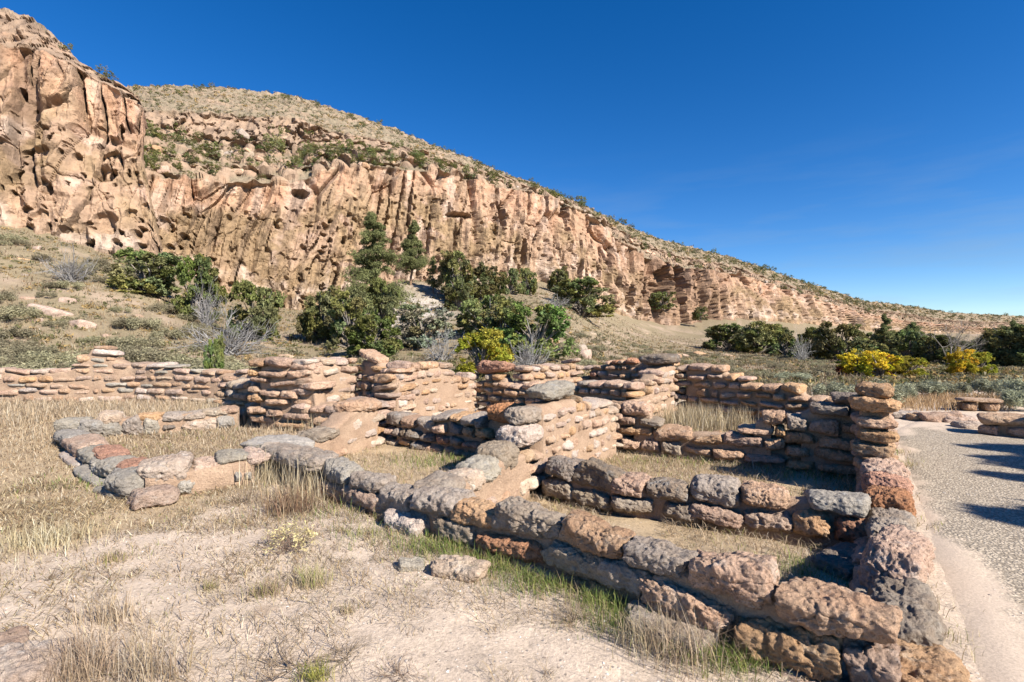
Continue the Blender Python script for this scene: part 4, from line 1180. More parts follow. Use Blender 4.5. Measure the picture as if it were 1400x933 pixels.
for (x0, x1, y0, y1, Y, k, lab) in [(888, 926, 398, 423, 126, 1, 'small dark juniper clinging under the ragged alcove of the cliff'), (946, 968, 420, 438, 128, 3, 'lone small juniper below the cliff right of the alcove')]:
    p = at((x0+x1)/2, y1, Y)
    place_tree('juniper', JUN[k], p[0], p[1], p[2], (x1-x0)/FPX*Y, (y1-y0)/FPX*Y, lab, 'juniper', G1)
bush('shrub', JUNB[1], 279, 306, 459, 478, 19, 'small bright green sprout in front of the dead gray brush', 'shrub', G1)

def dead(x0, x1, y0, y1, Y, label, k=0):
    x, y, z = gpos((x0+x1)/2, Y)
    w = (x1-x0)/FPX*Y; h = max(CAM_H-(y0-CY)*Y/FPX-z, .4)
    return place_tree('dead_shrub', (TWIG[k],), x, y, z, w*1.15, h*1.15, label, 'dead shrub', 'leafless gray brush', parts=('branches',))
dead(266, 300, 370, 420, 35, 'upright silvery dead brush right of the broad round juniper')
dead(276, 352, 412, 460, 28, 'wide tangled gray dead brush at the foot of the cliff', 1)
dead(698, 745, 440, 500, 23, 'pale bare branches standing in front of the big dark green juniper')
dead(75, 118, 328, 362, 36, 'gray leafless brush on the left slope under the buttress', 1)
dead(582, 622, 436, 486, 26, 'thin gray bare branches in front of the gray green loose shrub')
dead(1085, 1108, 448, 490, 52, 'small pale bare branches among the dark trees at right')
dead(745, 775, 400, 440, 60, 'gray bare twigs beside the wide dark juniper clump', 1)

# the three pines on and below the knoll
x, y, z = gpos(508, 46)
place_tree('pine_tree', pine(401, CAM_H-(296-CY)*46/FPX-z, 6.4, 17, .10, 32000, gaps=.28), x, y, z, 1, 1, 'tallest pine with layered dark branches standing before the cliff', 'pine tree')
x, y, z = gpos(562, 62)
place_tree('pine_tree', pine(402, CAM_H-(304-CY)*62/FPX-z, 4.6, 13, .28, 24000), x, y, z, 1, 1, 'second pine with bare lower trunk on the knoll', 'pine tree')
x, y, z = gpos(593, 60)
place_tree('pine_tree', pine(403, CAM_H-(352-CY)*60/FPX-z, 2.2, 9, .2, 7000, gaps=.4), x, y, z, 1, 1, 'smallest slim pine right of the bare trunked one on the knoll', 'pine tree')

# trees along the creek at right
G2 = 'dark trees along the creek at right'
for i, (x0, x1, y0, Y, k, lab) in enumerate([
    (968, 1022, 442, 78, 0, 'leftmost dark juniper of the creek trees'), (1008, 1068, 440, 72, 2, 'wide dark juniper second from the left among the creek trees'),
    (1058, 1090, 452, 64, 3, 'low juniper left of the pale bare branches'), (1102, 1136, 446, 60, 1, 'dark juniper right of the pale bare branches'),
    (1122, 1172, 440, 56, 2, 'tall dark juniper left of the yellow thicket'), (1160, 1204, 462, 50, 3, 'low dark juniper straight behind the yellow thicket'),
    (1212, 1262, 450, 52, 0, 'rounded dark juniper behind the round yellow bush'), (1236, 1290, 452, 60, 1, 'dark juniper left of the leafless tree'),
    (1318, 1362, 470, 56, 3, 'low dark juniper right of the leafless tree'), (1345, 1412, 448, 46, 2, 'big dark juniper at the right edge of the picture'), (1385, 1460, 440, 44, 0, 'dark juniper cut by the right edge of the picture'),
    (1036, 1076, 446, 76, 1, 'juniper filling the gap behind the wide dark one'), (1176, 1222, 452, 60, 2, 'dark juniper at the foot of the tallest pine'), (1258, 1300, 458, 50, 1, 'dark juniper just behind the trunk of the leafless tree'), (1090, 1124, 454, 66, 2, 'dark juniper behind the pale bare branches'), (1300, 1340, 464, 62, 0, 'low juniper between the leafless tree and the broad pine')]):
    w_ = (x1-x0)*.04; bush('juniper', JUN[k], x0-w_, x1+w_, y0+1, 0, Y, lab, 'juniper', G2)
for i, (px, y0, Y, w, lab) in enumerate([(1210, 432, 58, 4.2, 'tallest dark pine above the yellow thicket'), (1246, 442, 62, 4.0, 'pine between the tallest one and the leafless tree'), (1352, 452, 50, 3.6, 'broad pine right of the round bright yellow tree'), (1385, 440, 48, 4.4, 'pine with rounded top at the right edge')]):
    x, y, z = gpos(px, Y)
    place_tree('pine_tree', pine(410+i, CAM_H-(y0-CY)*Y/FPX-z, w, 10, .08, 12000, gaps=.1), x, y, z, 1, 1, lab, 'pine tree', G2)
# leafless tree
def bare_tree(seed, h):
    rg = np.random.default_rng(seed); mb = MB()
    def grow(p, d, L, r, lv):
        pts = [p]; q = p; dd = d
        for _ in range(4):
            dd = dd+rg.normal(size=3)*.13+np.array([0, 0, .04]); dd /= np.linalg.norm(dd); q = q+dd*L/4; pts.append(q)
        mb.tube(pts, np.linspace(r, r*.55, 5), 4, np.array((.26, .23, .20))*rg.uniform(.8, 1.2))
        if lv > 0:
            for _ in range(rg.integers(3, 5)):
                nd = dd+rg.normal(size=3)*.5; nd /= np.linalg.norm(nd)
                grow(pts[rg.integers(2, 5)], nd, L*.62, r*.5, lv-1)
    for i in range(4):
        d = np.array([rg.normal()*.3, rg.normal()*.3, 1.]); grow(np.array([rg.normal()*.1, 0, -.2]), d/np.linalg.norm(d), h*.42, .03*h*.5, 4)
    return mb.mesh('branches', M_BARK, True, True)
x, y, z = gpos(1300, 46)
place_tree('bare_tree', (bare_tree(431, CAM_H-(424-CY)*46/FPX-z),), x, y, z, 1, 1, 'leafless gray tree rising above the yellow bushes', 'bare tree', parts=('branches',))

G3 = 'autumn bushes beyond the path'
bush('autumn_bush', YELB, 1148, 1200, 480, 520, 26, 'golden thicket left of the round yellow bush', 'bush', G3)
bush('autumn_bush', YELB, 1180, 1226, 482, 522, 25, 'orange gold bush in the middle of the yellow row', 'bush', G3)
bush('autumn_bush', YGB, 1226, 1268, 488, 520, 25, 'round lemon yellow bush right of the golden thicket', 'bush', G3)
bush('autumn_bush', YELB, 1296, 1332, 478, 518, 27, 'bright yellow bush at the foot of the leafless tree', 'bush', G3)
bush('autumn_bush', YGB, 1318, 1358, 480, 519, 27, 'bright yellow bush nearest the right edge, joined to its neighbour', 'bush', G3)
M_RL = leaf_mat('red_leaves', (.22, .05, .025), .3, .3)
RB = juniper(335, M_RL, leaves=2600, lobes=9, low=.15)
bush('autumn_bush', RB, 1206, 1236, 484, 518, 27, 'dark red bush between the golden thicket and the round yellow bush', 'bush', G3)
bush('autumn_bush', RB, 1142, 1160, 498, 520, 26, 'small dark red bush at the left end of the yellow row', 'bush', G3)
G4 = 'gray green sage bushes beyond the path'
for x0, x1, y0, Y, lab in [(1150, 1232, 510, 13.2, 'large silvery sage bush rising behind the tall path stub'), (1108, 1160, 512, 14.5, 'olive sage bush left of the large silvery one'),
        (1230, 1290, 512, 15.5, 'sage bush under the round lemon yellow bush'), (1275, 1330, 514, 15.5, 'sage bush in front of the bright yellow bushes'), (1325, 1385, 508, 15.5, 'tall sage bush behind the stone bench'),
        (1372, 1430, 500, 13.5, 'sage bush at the right edge behind the bench'), (1222, 1252, 518, 14.2, 'little sage bush between two larger ones'), (1365, 1420, 520, 12.5, 'dark sage bush right beside the stone bench'), (1060, 1110, 505, 22, 'low sage bush on the straw coloured flat')]:
    x, y, z = gpos((x0+x1)/2, Y); w = (x1-x0)/FPX*Y
    place_tree('sage_bush', (SAGEG[int(x0) % 2],), x, y, z, w*1.1, (CAM_H-(y0-CY)*Y/FPX-z)*1.15, lab, 'sage bush', G4, parts=('foliage',))

# the two pines right of the picture whose shadows cross the path
for (x, y, hh, lab) in [(12.9, 3.5, 5.2, 'pine beside the path, just outside the picture, throwing the toothed shadow'), (11.6, 1.8, 5.0, 'nearer pine beside the path, outside the picture'), (12.2, 2.7, 5.2, 'pine standing between two others beside the path, outside the picture'), (10.1, .6, 5.0, 'pine nearest the viewer beside the path, outside the picture')]:
    place_tree('pine_tree', pine(441+int(x*10), hh, 5.0, 14, .04, 22000, gaps=.05), x, y, 0., 1, 1, lab, 'pine tree')

# shrubs on the mesa: every one its own object
rg = np.random.default_rng(5)
HILL = [JUN[0][0], JUN[1][0], JUN[2][0], JUN[3][0]]
HILLS_ = []
for i in range(4):
    q = juniper(360+i, M_JUN, leaves=1500, lobes=9, low=.05); HILLS_.append(q[0]); q[0].name = 'shrub'
def to_px(p): return CX+FPX*p[0]/p[1], CY-(p[2]-CAM_H)*FPX/p[1]
def hill_shrub(p, w, h, lab, grp):
    o = bpy.data.objects.new('hill_shrub', HILLS_[rg.integers(4)]); C.objects.link(o)
    o.location = (p[0], p[1], p[2]-.15); o.scale = (w, w, h); o.rotation_euler = (0, 0, rg.uniform(0, 6.28))
    tag(o, lab, 'shrub', grp, 'thing')
def rows_of(K, name): return np.where(K == name)[0]
rb = rows_of(BK_K, 'bench'); rs = rows_of(BK_K, 'slope')[:60]; rn = rows_of(BK_K, 'band')
cnt = 0
def scatter_rows(rows, n, c0, c1, smin, smax, lab, grp, pref=None):
    k = 0
    while k < n:
        c = int(rg.uniform(c0, c1)*BK.shape[1]); r = rows[int(len(rows)*(rg.random() if pref is None else pref()))]
        p = BK[r, min(c, BK.shape[1]-1)]
        s = rg.uniform(smin, smax)
        hill_shrub(p, s*1.25, s, lab, grp); k += 1
scatter_rows(rb, 115, .07, .34, 1.0, 2.7, 'green shrub growing among the boulders on the ledge above the long cliff', 'shrubs on the ledge above the long cliff')
scatter_rows(rb, 34, .34, .62, 1.2, 2.6, 'green shrub on the narrow ledge where the cliff falls towards the right', 'shrubs on the narrow right part of the ledge')
scatter_rows(rn, 22, .10, .60, 1.0, 2.0, 'green shrub lodged in the broken rock band under the mesa top', 'shrubs in the broken rock band')
scatter_rows(rs[44:], 40, .05, .40, .7, 1.5, 'small dark shrub on the skyline of the gray mesa slope', 'shrubs on the skyline')
scatter_rows(rs[6:44], 14, .05, .40, .7, 1.3, 'small dark shrub scattered on the gray mesa slope below the skyline', 'shrubs on the gray slope')
scatter_rows(rs, 70, .40, .78, 1.3, 2.8, 'dark shrub dotting the long falling slope above the right part of the cliff', 'shrubs on the long falling slope')
rf = rows_of(BK_K, 'face')
for (px, py) in [(92, 70), (140, 91), (150, 96)]:
    d = np.abs(CX+FPX*BU[..., 0]/BU[..., 1]-px)+np.abs(CY-(BU[..., 2]-CAM_H)*FPX/BU[..., 1]-py)
    p = BU.reshape(-1, 3)[np.argmin(d)]
    hill_shrub(p, 1.5, 1.1, 'green shrub clinging to the top edge of the left buttress', 'shrubs on the left buttress')
p = BK[rb[10], int(.085*BK.shape[1])]

# boulders on the ledge and on the slope
BMESH = [stone_mesh('boulder', (1, .9, .8), 600+i, [M_PINK, M_TAN, M_PINK, M_GRAY][i % 4], 18, .95) for i in range(8)]
def boulder(p, s, lab, grp, k=None):
    o = bpy.data.objects.new('boulder', BMESH[rg.integers(8) if k is None else k]); C.objects.link(o)
    o.location = (p[0], p[1], p[2]-s*.05); o.scale = (s*rg.uniform(.8, 1.5), s*rg.uniform(.8, 1.2), s*rg.uniform(.6, 1.0)); o.rotation_euler = (rg.uniform(-.3, .3), rg.uniform(-.3, .3), rg.uniform(0, 6.28))
    tag(o, lab, 'boulder', grp, 'thing')
for i in range(34):
    p = BK[rb[int(rg.uniform(0, 1)*len(rb))], int(rg.uniform(.07, .40)*BK.shape[1])]
    boulder(p, rg.uniform(.6, 1.6), 'reddish block lying on the shrubby ledge above the long cliff', 'fallen blocks on the ledge')
for i in range(40):
    p = BK[rb[int(rg.uniform(0, 1)*len(rb))], int(rg.uniform(.40, .66)*BK.shape[1])]
    boulder(p, rg.uniform(.7, 1.7), 'reddish block on the narrow ledge above the fluted cliff', 'fallen blocks on the narrow ledge')
for px, Y, s, lab in [(70, 30, 1.6, 'low rounded orange boulder on the left slope'), (112, 29, 1.1, 'small orange boulder right of the low rounded one'), (92, 32, .9, 'pinkish boulder behind the orange ones on the left slope'), (135, 20, 2.2, 'flat orange boulder half buried behind the peaked wall heap'),
        (790, 31, 1.3, 'upright pale boulder right of the big dark green juniper'), (940, 52, 1.2, 'pale triangular boulder on the sage slope'), (905, 48, .8, 'dark sided boulder on the sage slope left of the triangular one'), (998, 60, 1.2, 'flat pale boulder by the creek junipers'),
        (405, 27, 1.0, 'pale tan boulder left of the dark bushy juniper'), (392, 29, .8, 'small pale boulder beside the tan one')]:
    x, y, z = gpos(px, Y); boulder((x, y, z-.15*s), s, lab, 'boulders on the slope', 1)
for i in range(110):
    px = rg.uniform(560, 1010); Y = rg.uniform(26, 100); x, y, z = gpos(px, Y)
    boulder((x, y, z-.1), rg.uniform(.2, .45)+.7*rg.random()**4, 'small rock lying on the slope between the ruin and the fluted cliff', 'scattered rocks on the middle slope')
for i in range(40):
    px = rg.uniform(-60, 330); Y = rg.uniform(22, 44); x, y, z = gpos(px, Y)
    boulder((x, y, z-.1), rg.uniform(.25, .7), 'small rock lying on the brushy left slope', 'scattered rocks on the left slope')

# sage bushes on the slopes, individually the large ones; low scrub as a mass
GS = 'sage bushes on the left slope'
spots = []
for i in range(150):
    px = rg.uniform(-80, 330); Y = rg.uniform(16.5, 24) if i < 85 else rg.uniform(24, 43)
    spots.append((px, Y, rg.uniform(.8, 1.7)))
for px, Y, s in spots:
    x, y, z = gpos(px, Y)
    o = bpy.data.objects.new('sage_bush', SAGE[rg.integers(3)]); C.objects.link(o)
    o.location = (x, y, z-.05); o.scale = (s*1.3, s*1.3, s*.85); o.rotation_euler = (0, 0, rg.uniform(0, 6.28))
    tag(o, 'gray olive sage bush on the slope behind the long pale back left wall', 'sage bush', GS, 'thing')
for i in range(130):
    px = rg.uniform(770, 1130); Y = rg.uniform(22, 60); x, y, z = gpos(px, Y); s = rg.uniform(.5, 1.1)
    o = bpy.data.objects.new('sage_bush', SAGE[rg.integers(3)]); C.objects.link(o)
    o.location = (x, y, z-.05); o.scale = (s*1.5, s*1.5, s*.75); o.rotation_euler = (0, 0, rg.uniform(0, 6.28))
    tag(o, 'gray olive sage bush on the open slope behind the back right wall', 'sage bush', 'sage bushes on the open slope', 'thing')
def scrub_mass():
    rg = np.random.default_rng(77); V, T = [], []
    P = []
    for i in range(14000):                                          # ground slopes
        a = rg.uniform(-60, 1500); Y = 17+60*rg.random()**1.3
        x = (a-CX)/FPX*Y
        P.append((x, Y, rg.uniform(.12, .42)))
    P = np.array(P)
    Yb = np.interp(CX+FPX*P[:, 0]/P[:, 1], _fp2, _fY2); dens = fbm(P[:, 0]/7, P[:, 1]/7, 0*P[:, 0], 3, 78)
    P = P[(P[:, 1] < Yb-1) & (dens > -.15)]
    z = ground_z(P[:, 0], P[:, 1])
    pts = [np.stack([P[:, 0], P[:, 1], z], -1)]; ss = [P[:, 2]]
    for rows, n, smin, smax in ((rs, 12000, .2, .75), (rb, 2200, .2, .6), (rn, 700, .2, .6)):   # mesa slope, ledge, band
        q = BK[rows[rg.integers(0, len(rows), n)], (rg.random(n)*.80*BK.shape[1]).astype(int)]
        q = q[fbm(q[:, 0]/8, q[:, 1]/8, q[:, 2]/5, 3, 79) > rg.uniform(-.35, .25, n)]; n = len(q)
        pts.append(q); ss.append((smin+(smax-smin)*rg.random(n)**2)*np.clip(q[:, 1]/100, .8, 2.6))
    pts = np.concatenate(pts); ss = np.concatenate(ss)
    k = 16
    off = rg.normal(size=(len(pts), k, 3)); off /= np.linalg.norm(off, axis=2)[..., None]
    off *= rg.random((len(pts), k, 1))**.4*ss[:, None, None]*np.array([.8, .8, .55]); off[..., 2] = np.abs(off[..., 2])
    cpt = (pts[:, None]+off).reshape(-1, 3)
    hue = rg.random((len(pts), 1))
    base = np.where(hue < .35, np.array([[1., 1., 1.]]), np.where(hue < .6, np.array([[1.35, 1.1, .75]]), np.array([[.5, .56, .38]])))
    tint = np.repeat(base, k, 0)*rg.uniform(.7, 1.3, (len(cpt), 1))
    me = foliage_mesh('low_scrub', M_SAGE, cpt, np.repeat(ss, k)*.42, tint, rg, .4, .8)
    tag(link('low_scrub', me), kind='stuff')
scrub_mass()
# ------------------------------------------------------------------ bench, kerb stones, loose rocks
def on_ground(px, py):
    z = 0.0
    for _ in range(6):
        x, y = on_plane(px, py, z); z = float(ground_z(np.array([x]), np.array([y]))[0])
        if float(path_side(x, y)) > -.05 and y < 13: z = .01
    return x, y, z

bx, by = on_plane(1338, 562, 0)
bench = thing('stone_bench', (bx, by, 0), 'low bench of a flat sandstone slab on rough blocks beside the path', 'bench', None, -.25)
bench.scale = (.82, .82, .82)
o = link('seat_slab', stone_mesh('seat_slab', (1.05, .55, .11), 71, M_TAN, 24, .8, .5), bench, (0, 0, .33), (0, .02, 0))
for dx in (-.28, .26):
    link('support_block', stone_mesh('support_block', (.34, .42, .28), 72+int(dx*10), M_PINK, 18, .6), bench, (dx, .02, .14), (0, 0, .1))
def rock(name, px, py, dims, mat, lab, rz=0., seed=1, res=30, group=None, sink=.3, ang=.6, tilt=(0, 0)):
    x, y, z = on_ground(px, py)
    o = link(name, stone_mesh(name, dims, seed, mat, res, ang), None, (x, y, z+dims[2]*(.5-sink)), (tilt[0], tilt[1], rz))
    return tag(o, lab, 'rock', group, 'thing')
for i, (px, py, w, d, h, mt, lab) in enumerate([(1236, 571, .55, .4, .2, M_GRAY, 'flat grayish kerb stone nearest the tall path stub'), (1262, 574, .5, .42, .18, M_PINK, 'small pinkish kerb stone second from the tall path stub'),
        (1284, 576, .62, .5, .26, M_PINK, 'large pinkish kerb stone in the middle of the row across the path'), (1306, 577, .5, .45, .2, M_TAN, 'pale kerb stone at the bench end of the row'), (1226, 566, .45, .4, .16, M_TAN, 'small pale kerb stone half hidden by the tall path stub'), (1326, 585, .42, .4, .15, M_PALE, 'low pale stone between the row and the stacked wall at right')]):
    rock('kerb_stone', px, py, (w*1.25, d, h), mt, lab, -.2+.3*math.sin(i*3), 80+i, 20, 'kerb stones where the path bends', .25)
wall('low stacked wall of dark pink rocks bordering the right side of the path', [(8.45, 9.25), (9.3, 8.4), (10.5, 7.2), (11.8, 5.6)], 0., [(1338, 574), (1362, 568), (1400, 562)], palette='pppgt', th=.5, seed=41, hc=(.18, .24), ls=(.4, .7), proud=.06, inset=.07, res=18)
rock('boulder', 24, 925, (.40, .30, .14), M_PALE, 'pale gray boulder cut by the bottom left corner of the picture', .3, 91, 48, None, .2, .7)
rock('boulder', -14, 902, (.34, .28, .14), M_TAN, 'pale tan boulder at the left edge beside the gray corner one', .7, 92, 36, None, .2, .7)
rock('rock', 630, 784, (.38, .24, .12), M_PALE, 'flat pink rock lying in the green grass before the front wall', -.35, 93, 44, None, .25, .6)
rock('rock', 562, 776, (.2, .15, .09), M_SMOOTH, 'small pale gray rock on the dirt left of the flat pink one', .2, 94, 28, None, .3, .7)
rock('rock', 915, 872, (.5, .26, .14), M_GRAY, 'flat gray rock at the foot of the front wall behind straw', -.7, 95, 36, None, .3, .7)
rock('rock', 975, 545, (.28, .2, .14), M_TAN, 'small tan rock at the foot of the back right wall', .3, 96, 18)
rock('rock', 1160, 775, (.6, .4, .16), M_DARK, 'dark rock lying in the shadow of the big path boulders', .6, 97, 28, None, .3, .7)

# ------------------------------------------------------------------ grass and litter
def blades(P, h, w, lean, az, rg, curl=.6):
    """P (n,3) feet; grass blades as tapering two piece strips; returns verts (n*5,3), quads, tris"""
    n = len(P)
    d = np.stack([np.cos(az), np.sin(az), 0*az], -1); s = np.stack([-np.sin(az), np.cos(az), 0*az], -1)
    rot = rg.uniform(0, math.pi, n); s = s*np.cos(rot)[:, None]+d*np.sin(rot)[:, None]*.6
    up = np.array([0, 0, 1.])
    m = P+(d*np.sin(lean*.6)[:, None]+up*np.cos(lean*.6)[:, None])*(h*.5)[:, None]
    l2 = np.minimum(lean*(1+curl), 1.75)
    t = m+(d*np.sin(l2)[:, None]+up*np.cos(l2)[:, None])*(h*.5)[:, None]
    w = w[:, None]*.5
    V = np.stack([P-s*w, P+s*w, m-s*w*.8, m+s*w*.8, t], 1)
    i = np.arange(n)[:, None]*5
    return V.reshape(-1, 3), i+np.array([[0, 1, 3, 2]]), i+np.array([[2, 3, 4]])
STRAW = np.array([[.54, .43, .28], [.48, .38, .245], [.42, .33, .21], [.58, .50, .37], [.35, .26, .17]])
GREEN = np.array([[.16, .22, .06], [.22, .28, .08], [.30, .30, .10], [.13, .18, .05]])
BROWN = np.array([[.30, .2, .12], [.24, .16, .1], [.38, .27, .15], [.18, .13, .09]])
def grass(name, P, h, rg, colors, w=.005, lean=(.1, .7), curl=.6, kind='stuff', loc=None, az=None):
    n = len(P)
    hh = h*rg.uniform(.5, 1.2, n) if np.isscalar(h) else h
    dist = np.linalg.norm(P[:, :2], axis=1)
    ww = np.maximum(w, .0011*dist)*rg.uniform(.7, 1.3, n)
    V, q, t = blades(P, hh, ww, rg.uniform(*lean, n), rg.uniform(0, 2*math.pi, n) if az is None else az, rg, curl)
    col = colors[rg.integers(0, len(colors), n)]*rg.uniform(.75, 1.2, (n, 1))
    if loc is not None: V = V-np.array(loc)
    me = make_mesh(name, V, [q, t], M_GRASS, False, np.repeat(col, 5, 0))
    o = link(name, me, None, loc if loc is not None else (0, 0, 0))
    if kind: o['kind'] = kind
    return o
rg = np.random.default_rng(99)
WALL_BOXES = []
def feet(X, Y): 
    return np.stack([X, Y, ground_z(X, Y)-.01], -1)
def region(n, px0, px1, py0, py1, zz=0., dens=None, seed=1, thr=0.):
    px = rg.uniform(px0, px1, n); py = rg.uniform(py0, py1, n)
    Y = (CAM_H-zz)*FPX/(py-CY); X = (px-CX)/FPX*Y
    if dens:
        k = fbm(X*dens, Y*dens, 0*X, 3, seed) > thr
        X, Y = X[k], Y[k]
    k = path_side(X, Y) < -.42
    return X[k], Y[k]
def inruin(X, Y):
    m = np.zeros(len(X), bool)
    for poly, dz in ROOMS: m |= in_poly(X, Y, poly)
    return m
FRONT = [(-7.8, 8.7), (-4.1, 5.4), (-2.95, 6.3), (-.7, 4.4), (1.8, 2.3), (6.8, 8.6), (4, 14), (-15, 14)]

def uniform_area(n, x0, x1, y0, y1): return rg.uniform(x0, x1, n), rg.uniform(y0, y1, n)
# 1 tall straw of the left field, in clumps
X, Y = uniform_area(60000, -16, -2.2, 4.0, 13.3)
k = (X < -.70*Y+3.2) & (X > -1.25*Y-1) & (fbm(X*.9, Y*.9, 0*X, 3, 51)+.30*sstep(9.5, 12.5, Y)-.12*sstep(6.5, 4.5, Y) > .02)
X, Y = X[k], Y[k]
hh = (.11+.2*sstep(8, 12, Y))*rg.uniform(.4, 1.35, len(X))
grass('dry_grass', feet(X, Y), hh, rg, STRAW, .005, (.1, .9), .7)
# matted short straw over the whole left field
X, Y = uniform_area(90000, -14, 0, 3.6, 12.8)
k = (X < -.80*Y+3.4+.5*rg.normal(size=len(X))) & (X > -1.2*Y-.5) & (fbm(X*1.7, Y*1.7, 0*X, 3, 59) > -.22); X, Y = X[k], Y[k]
grass('matted_grass', feet(X, Y), .085*rg.uniform(.4, 1.5, len(X)), rg, np.concatenate([STRAW, STRAW*.8, BROWN]), .004, (.6, 1.5), .6)
# 2 straw mats on the room floors and the enclosure
parts_ = []
for poly, dz, n in [(p_, 0, dict([(-.10, 5000), (-.23, 9000), (-.24, 12000), (.12, 9000)]).get(round(z_, 2), 6000)) for p_, z_ in ROOMS]+[ ([(-7.4, 8.7), (-4.2, 5.9), (-3.1, 6.6), (-4.9, 9.7), (-5.5, 9.9)], 0, 9000), ([(-3.7, 9.9), (-2.4, 9.3), (-1.0, 11.5), (-3.0, 10.9)], 0, 2500), ([(-2, 9.4), (.2, 7.9), (1.7, 9.1), (-.8, 11.4)], 0, 3000)]:
    q = np.array(poly); X, Y = rg.uniform(q[:, 0].min(), q[:, 0].max(), n*2), rg.uniform(q[:, 1].min(), q[:, 1].max(), n*2)
    k = in_poly(X, Y, poly) & (fbm(X*1.1, Y*1.1, 0*X, 3, 52) > -.16); parts_.append((X[k][:n], Y[k][:n]))
X = np.concatenate([a for a, b in parts_]); Y = np.concatenate([b for a, b in parts_])
grass('room_grass', feet(X, Y), .13*rg.uniform(.4, 1.5, len(X)), rg, np.concatenate([STRAW*.85, STRAW, BROWN[2:3], GREEN[2:3]]), .004, (.5, 1.5), .6)
# tall straw in two of the rooms
X, Y = [], []
for px, py0, Yd, s, n in [(455, 545, 9.9, .35, 900), (470, 545, 9.6, .3, 600), (940, 578, 9.6, .3, 800), (960, 578, 9.2, .3, 500), (1012, 575, 9.0, .12, 200), (310, 560, 10.6, .5, 500), (385, 640, 6.3, .25, 500), (420, 670, 5.6, .25, 400)]:
    x = (px-CX)/FPX*Yd; X.append(x+rg.normal(size=n)*s); Y.append(Yd+rg.normal(size=n)*s*.8)
X = np.concatenate(X); Y = np.concatenate(Y)
grass('tall_straw', feet(X, Y), .42*rg.uniform(.4, 1.25, len(X)), rg, STRAW, .004, (.02, .45), .5)
# straw strip between the path's bend and the sage
X, Y = uniform_area(5000, 8.3, 15.5, 12.4, 15.5); k = (X > .72*Y) & (X < .98*Y)
grass('roadside_straw', feet(X[k], Y[k]), .3*rg.uniform(.4, 1.2, k.sum()), rg, STRAW*np.array([[.95, .8, .7]]), .005, (.1, .7), .7)
X, Y = uniform_area(4000, -2, 9, 12.5, 17.); grass('scrubby_straw', feet(X, Y), .3*rg.uniform(.4, 1.2, len(X)), rg, STRAW*.8, .005, (.1, .8), .7)
# dry bunch grass over the slopes behind the ruin
n = 95000; px = rg.uniform(-120, 1180, n); Y = 16+85*rg.random(n)**1.8; X = (px-CX)/FPX*Y
k = (fbm(X/2.5, Y/2.5, 0*X, 4, 58) > -.08) & (Y < np.interp(px, _fp2, _fY2)-1); X, Y = X[k], Y[k]
grass('slope_grass', feet(X, Y), .30*rg.uniform(.4, 1.3, len(X)), rg, np.concatenate([STRAW*.75, STRAW*.6, BROWN]), .006, (.1, .9), .7)
# 3 green grass at the foot of the front wall and in the shade
X, Y = [], []
for px, py, sx, sy, n in [(590, 752, .16, .08, 500), (640, 752, .25, .12, 800), (690, 775, .22, .12, 1100), (740, 800, .16, .10, 900), (820, 822, .10, .08, 600), (850, 850, .14, .10, 700), (960, 890, .12, .09, 600), (1010, 905, .12, .08, 500),
        (640, 636, .5, .25, 900), (600, 640, .4, .2, 300), (160, 660, .4, .2, 500), (205, 672, .2, .12, 200), (1100, 745, .16, .15, 350), (1130, 640, .5, .25, 500), (940, 625, .8, .2, 500), (450, 705, .3, .2, 200), (520, 735, .25, .12, 300)]:
    x, y = on_plane(px, py, 0 if py > 700 or px < 500 else -.15); X.append(x+rg.normal(size=n)*sx); Y.append(y+rg.normal(size=n)*sy)
X = np.concatenate(X); Y = np.concatenate(Y)
grass('green_grass', feet(X, Y), .12*rg.uniform(.4, 1.4, len(X)), rg, np.concatenate([GREEN, GREEN, GREEN*1.2, STRAW[2:3]]), .004, (.1, .9), .8)
# 4 straw litter lying flat on the dirt
X, Y = uniform_area(95000, -6, 3.2, 1.6, 8.5)
k = (X < -.82*(Y-2.3)+1.9-.05) & (X > -1.15*Y) & (fbm(X*1.3, Y*1.3, 0*X, 4, 53)+.35*np.exp(-((X+.85*(Y-2.3)-1.6)/.5)**2) > -.02)
k &= ~in_poly(X, Y, FRONT)
X, Y = X[k], Y[k]
P = feet(X, Y); P[:, 2] += .012
grass('straw_litter', P, .12*rg.uniform(.25, 1.4, len(X)), rg, np.concatenate([STRAW, BROWN, BROWN]), .0028, (1.25, 1.6), .1)
# short dry grass thinly scattered on the dirt
X, Y = uniform_area(30000, -6, 3.2, 1.8, 8.0)
k = (X < -.82*(Y-2.3)+1.8) & (X > -1.2*Y) & (fbm(X*2.2, Y*2.2, 0*X, 3, 57)+.2*sstep(3, 6, Y) > .05) & ~in_poly(X, Y, FRONT)
grass('sparse_grass', feet(X[k], Y[k]), .07*rg.uniform(.4, 1.5, k.sum()), rg, np.concatenate([STRAW, BROWN, GREEN[2:3]]), .003, (.2, 1.4), .7)
# pebbles
def pebbles(name, X, Y, Z, s, cols, mat):
    n = len(X)
    base = np.array([[1, 0, 0], [-.9, .1, 0], [0, 1, 0], [.1, -.9, .1], [0, .1, .7], [0, 0, -.6]], float)
    f = np.array([[0, 2, 4], [2, 1, 4], [1, 3, 4], [3, 0, 4]])
    V = base[None]*rg.uniform(.6, 1.2, (n, 6, 3))*s[:, None, None]
    a = rg.uniform(0, 6.28, n); c, sn = np.cos(a)[:, None], np.sin(a)[:, None]
    V = np.stack([V[..., 0]*c-V[..., 1]*sn, V[..., 0]*sn+V[..., 1]*c, V[..., 2]], -1)+np.stack([X, Y, Z], -1)[:, None]
    F = (np.arange(n)[:, None, None]*6+f[None]).reshape(-1, 3)
    me = make_mesh(name, V.reshape(-1, 3), [F], mat, False, np.repeat(cols, 6, 0))
    tag(link(name, me), kind='stuff')
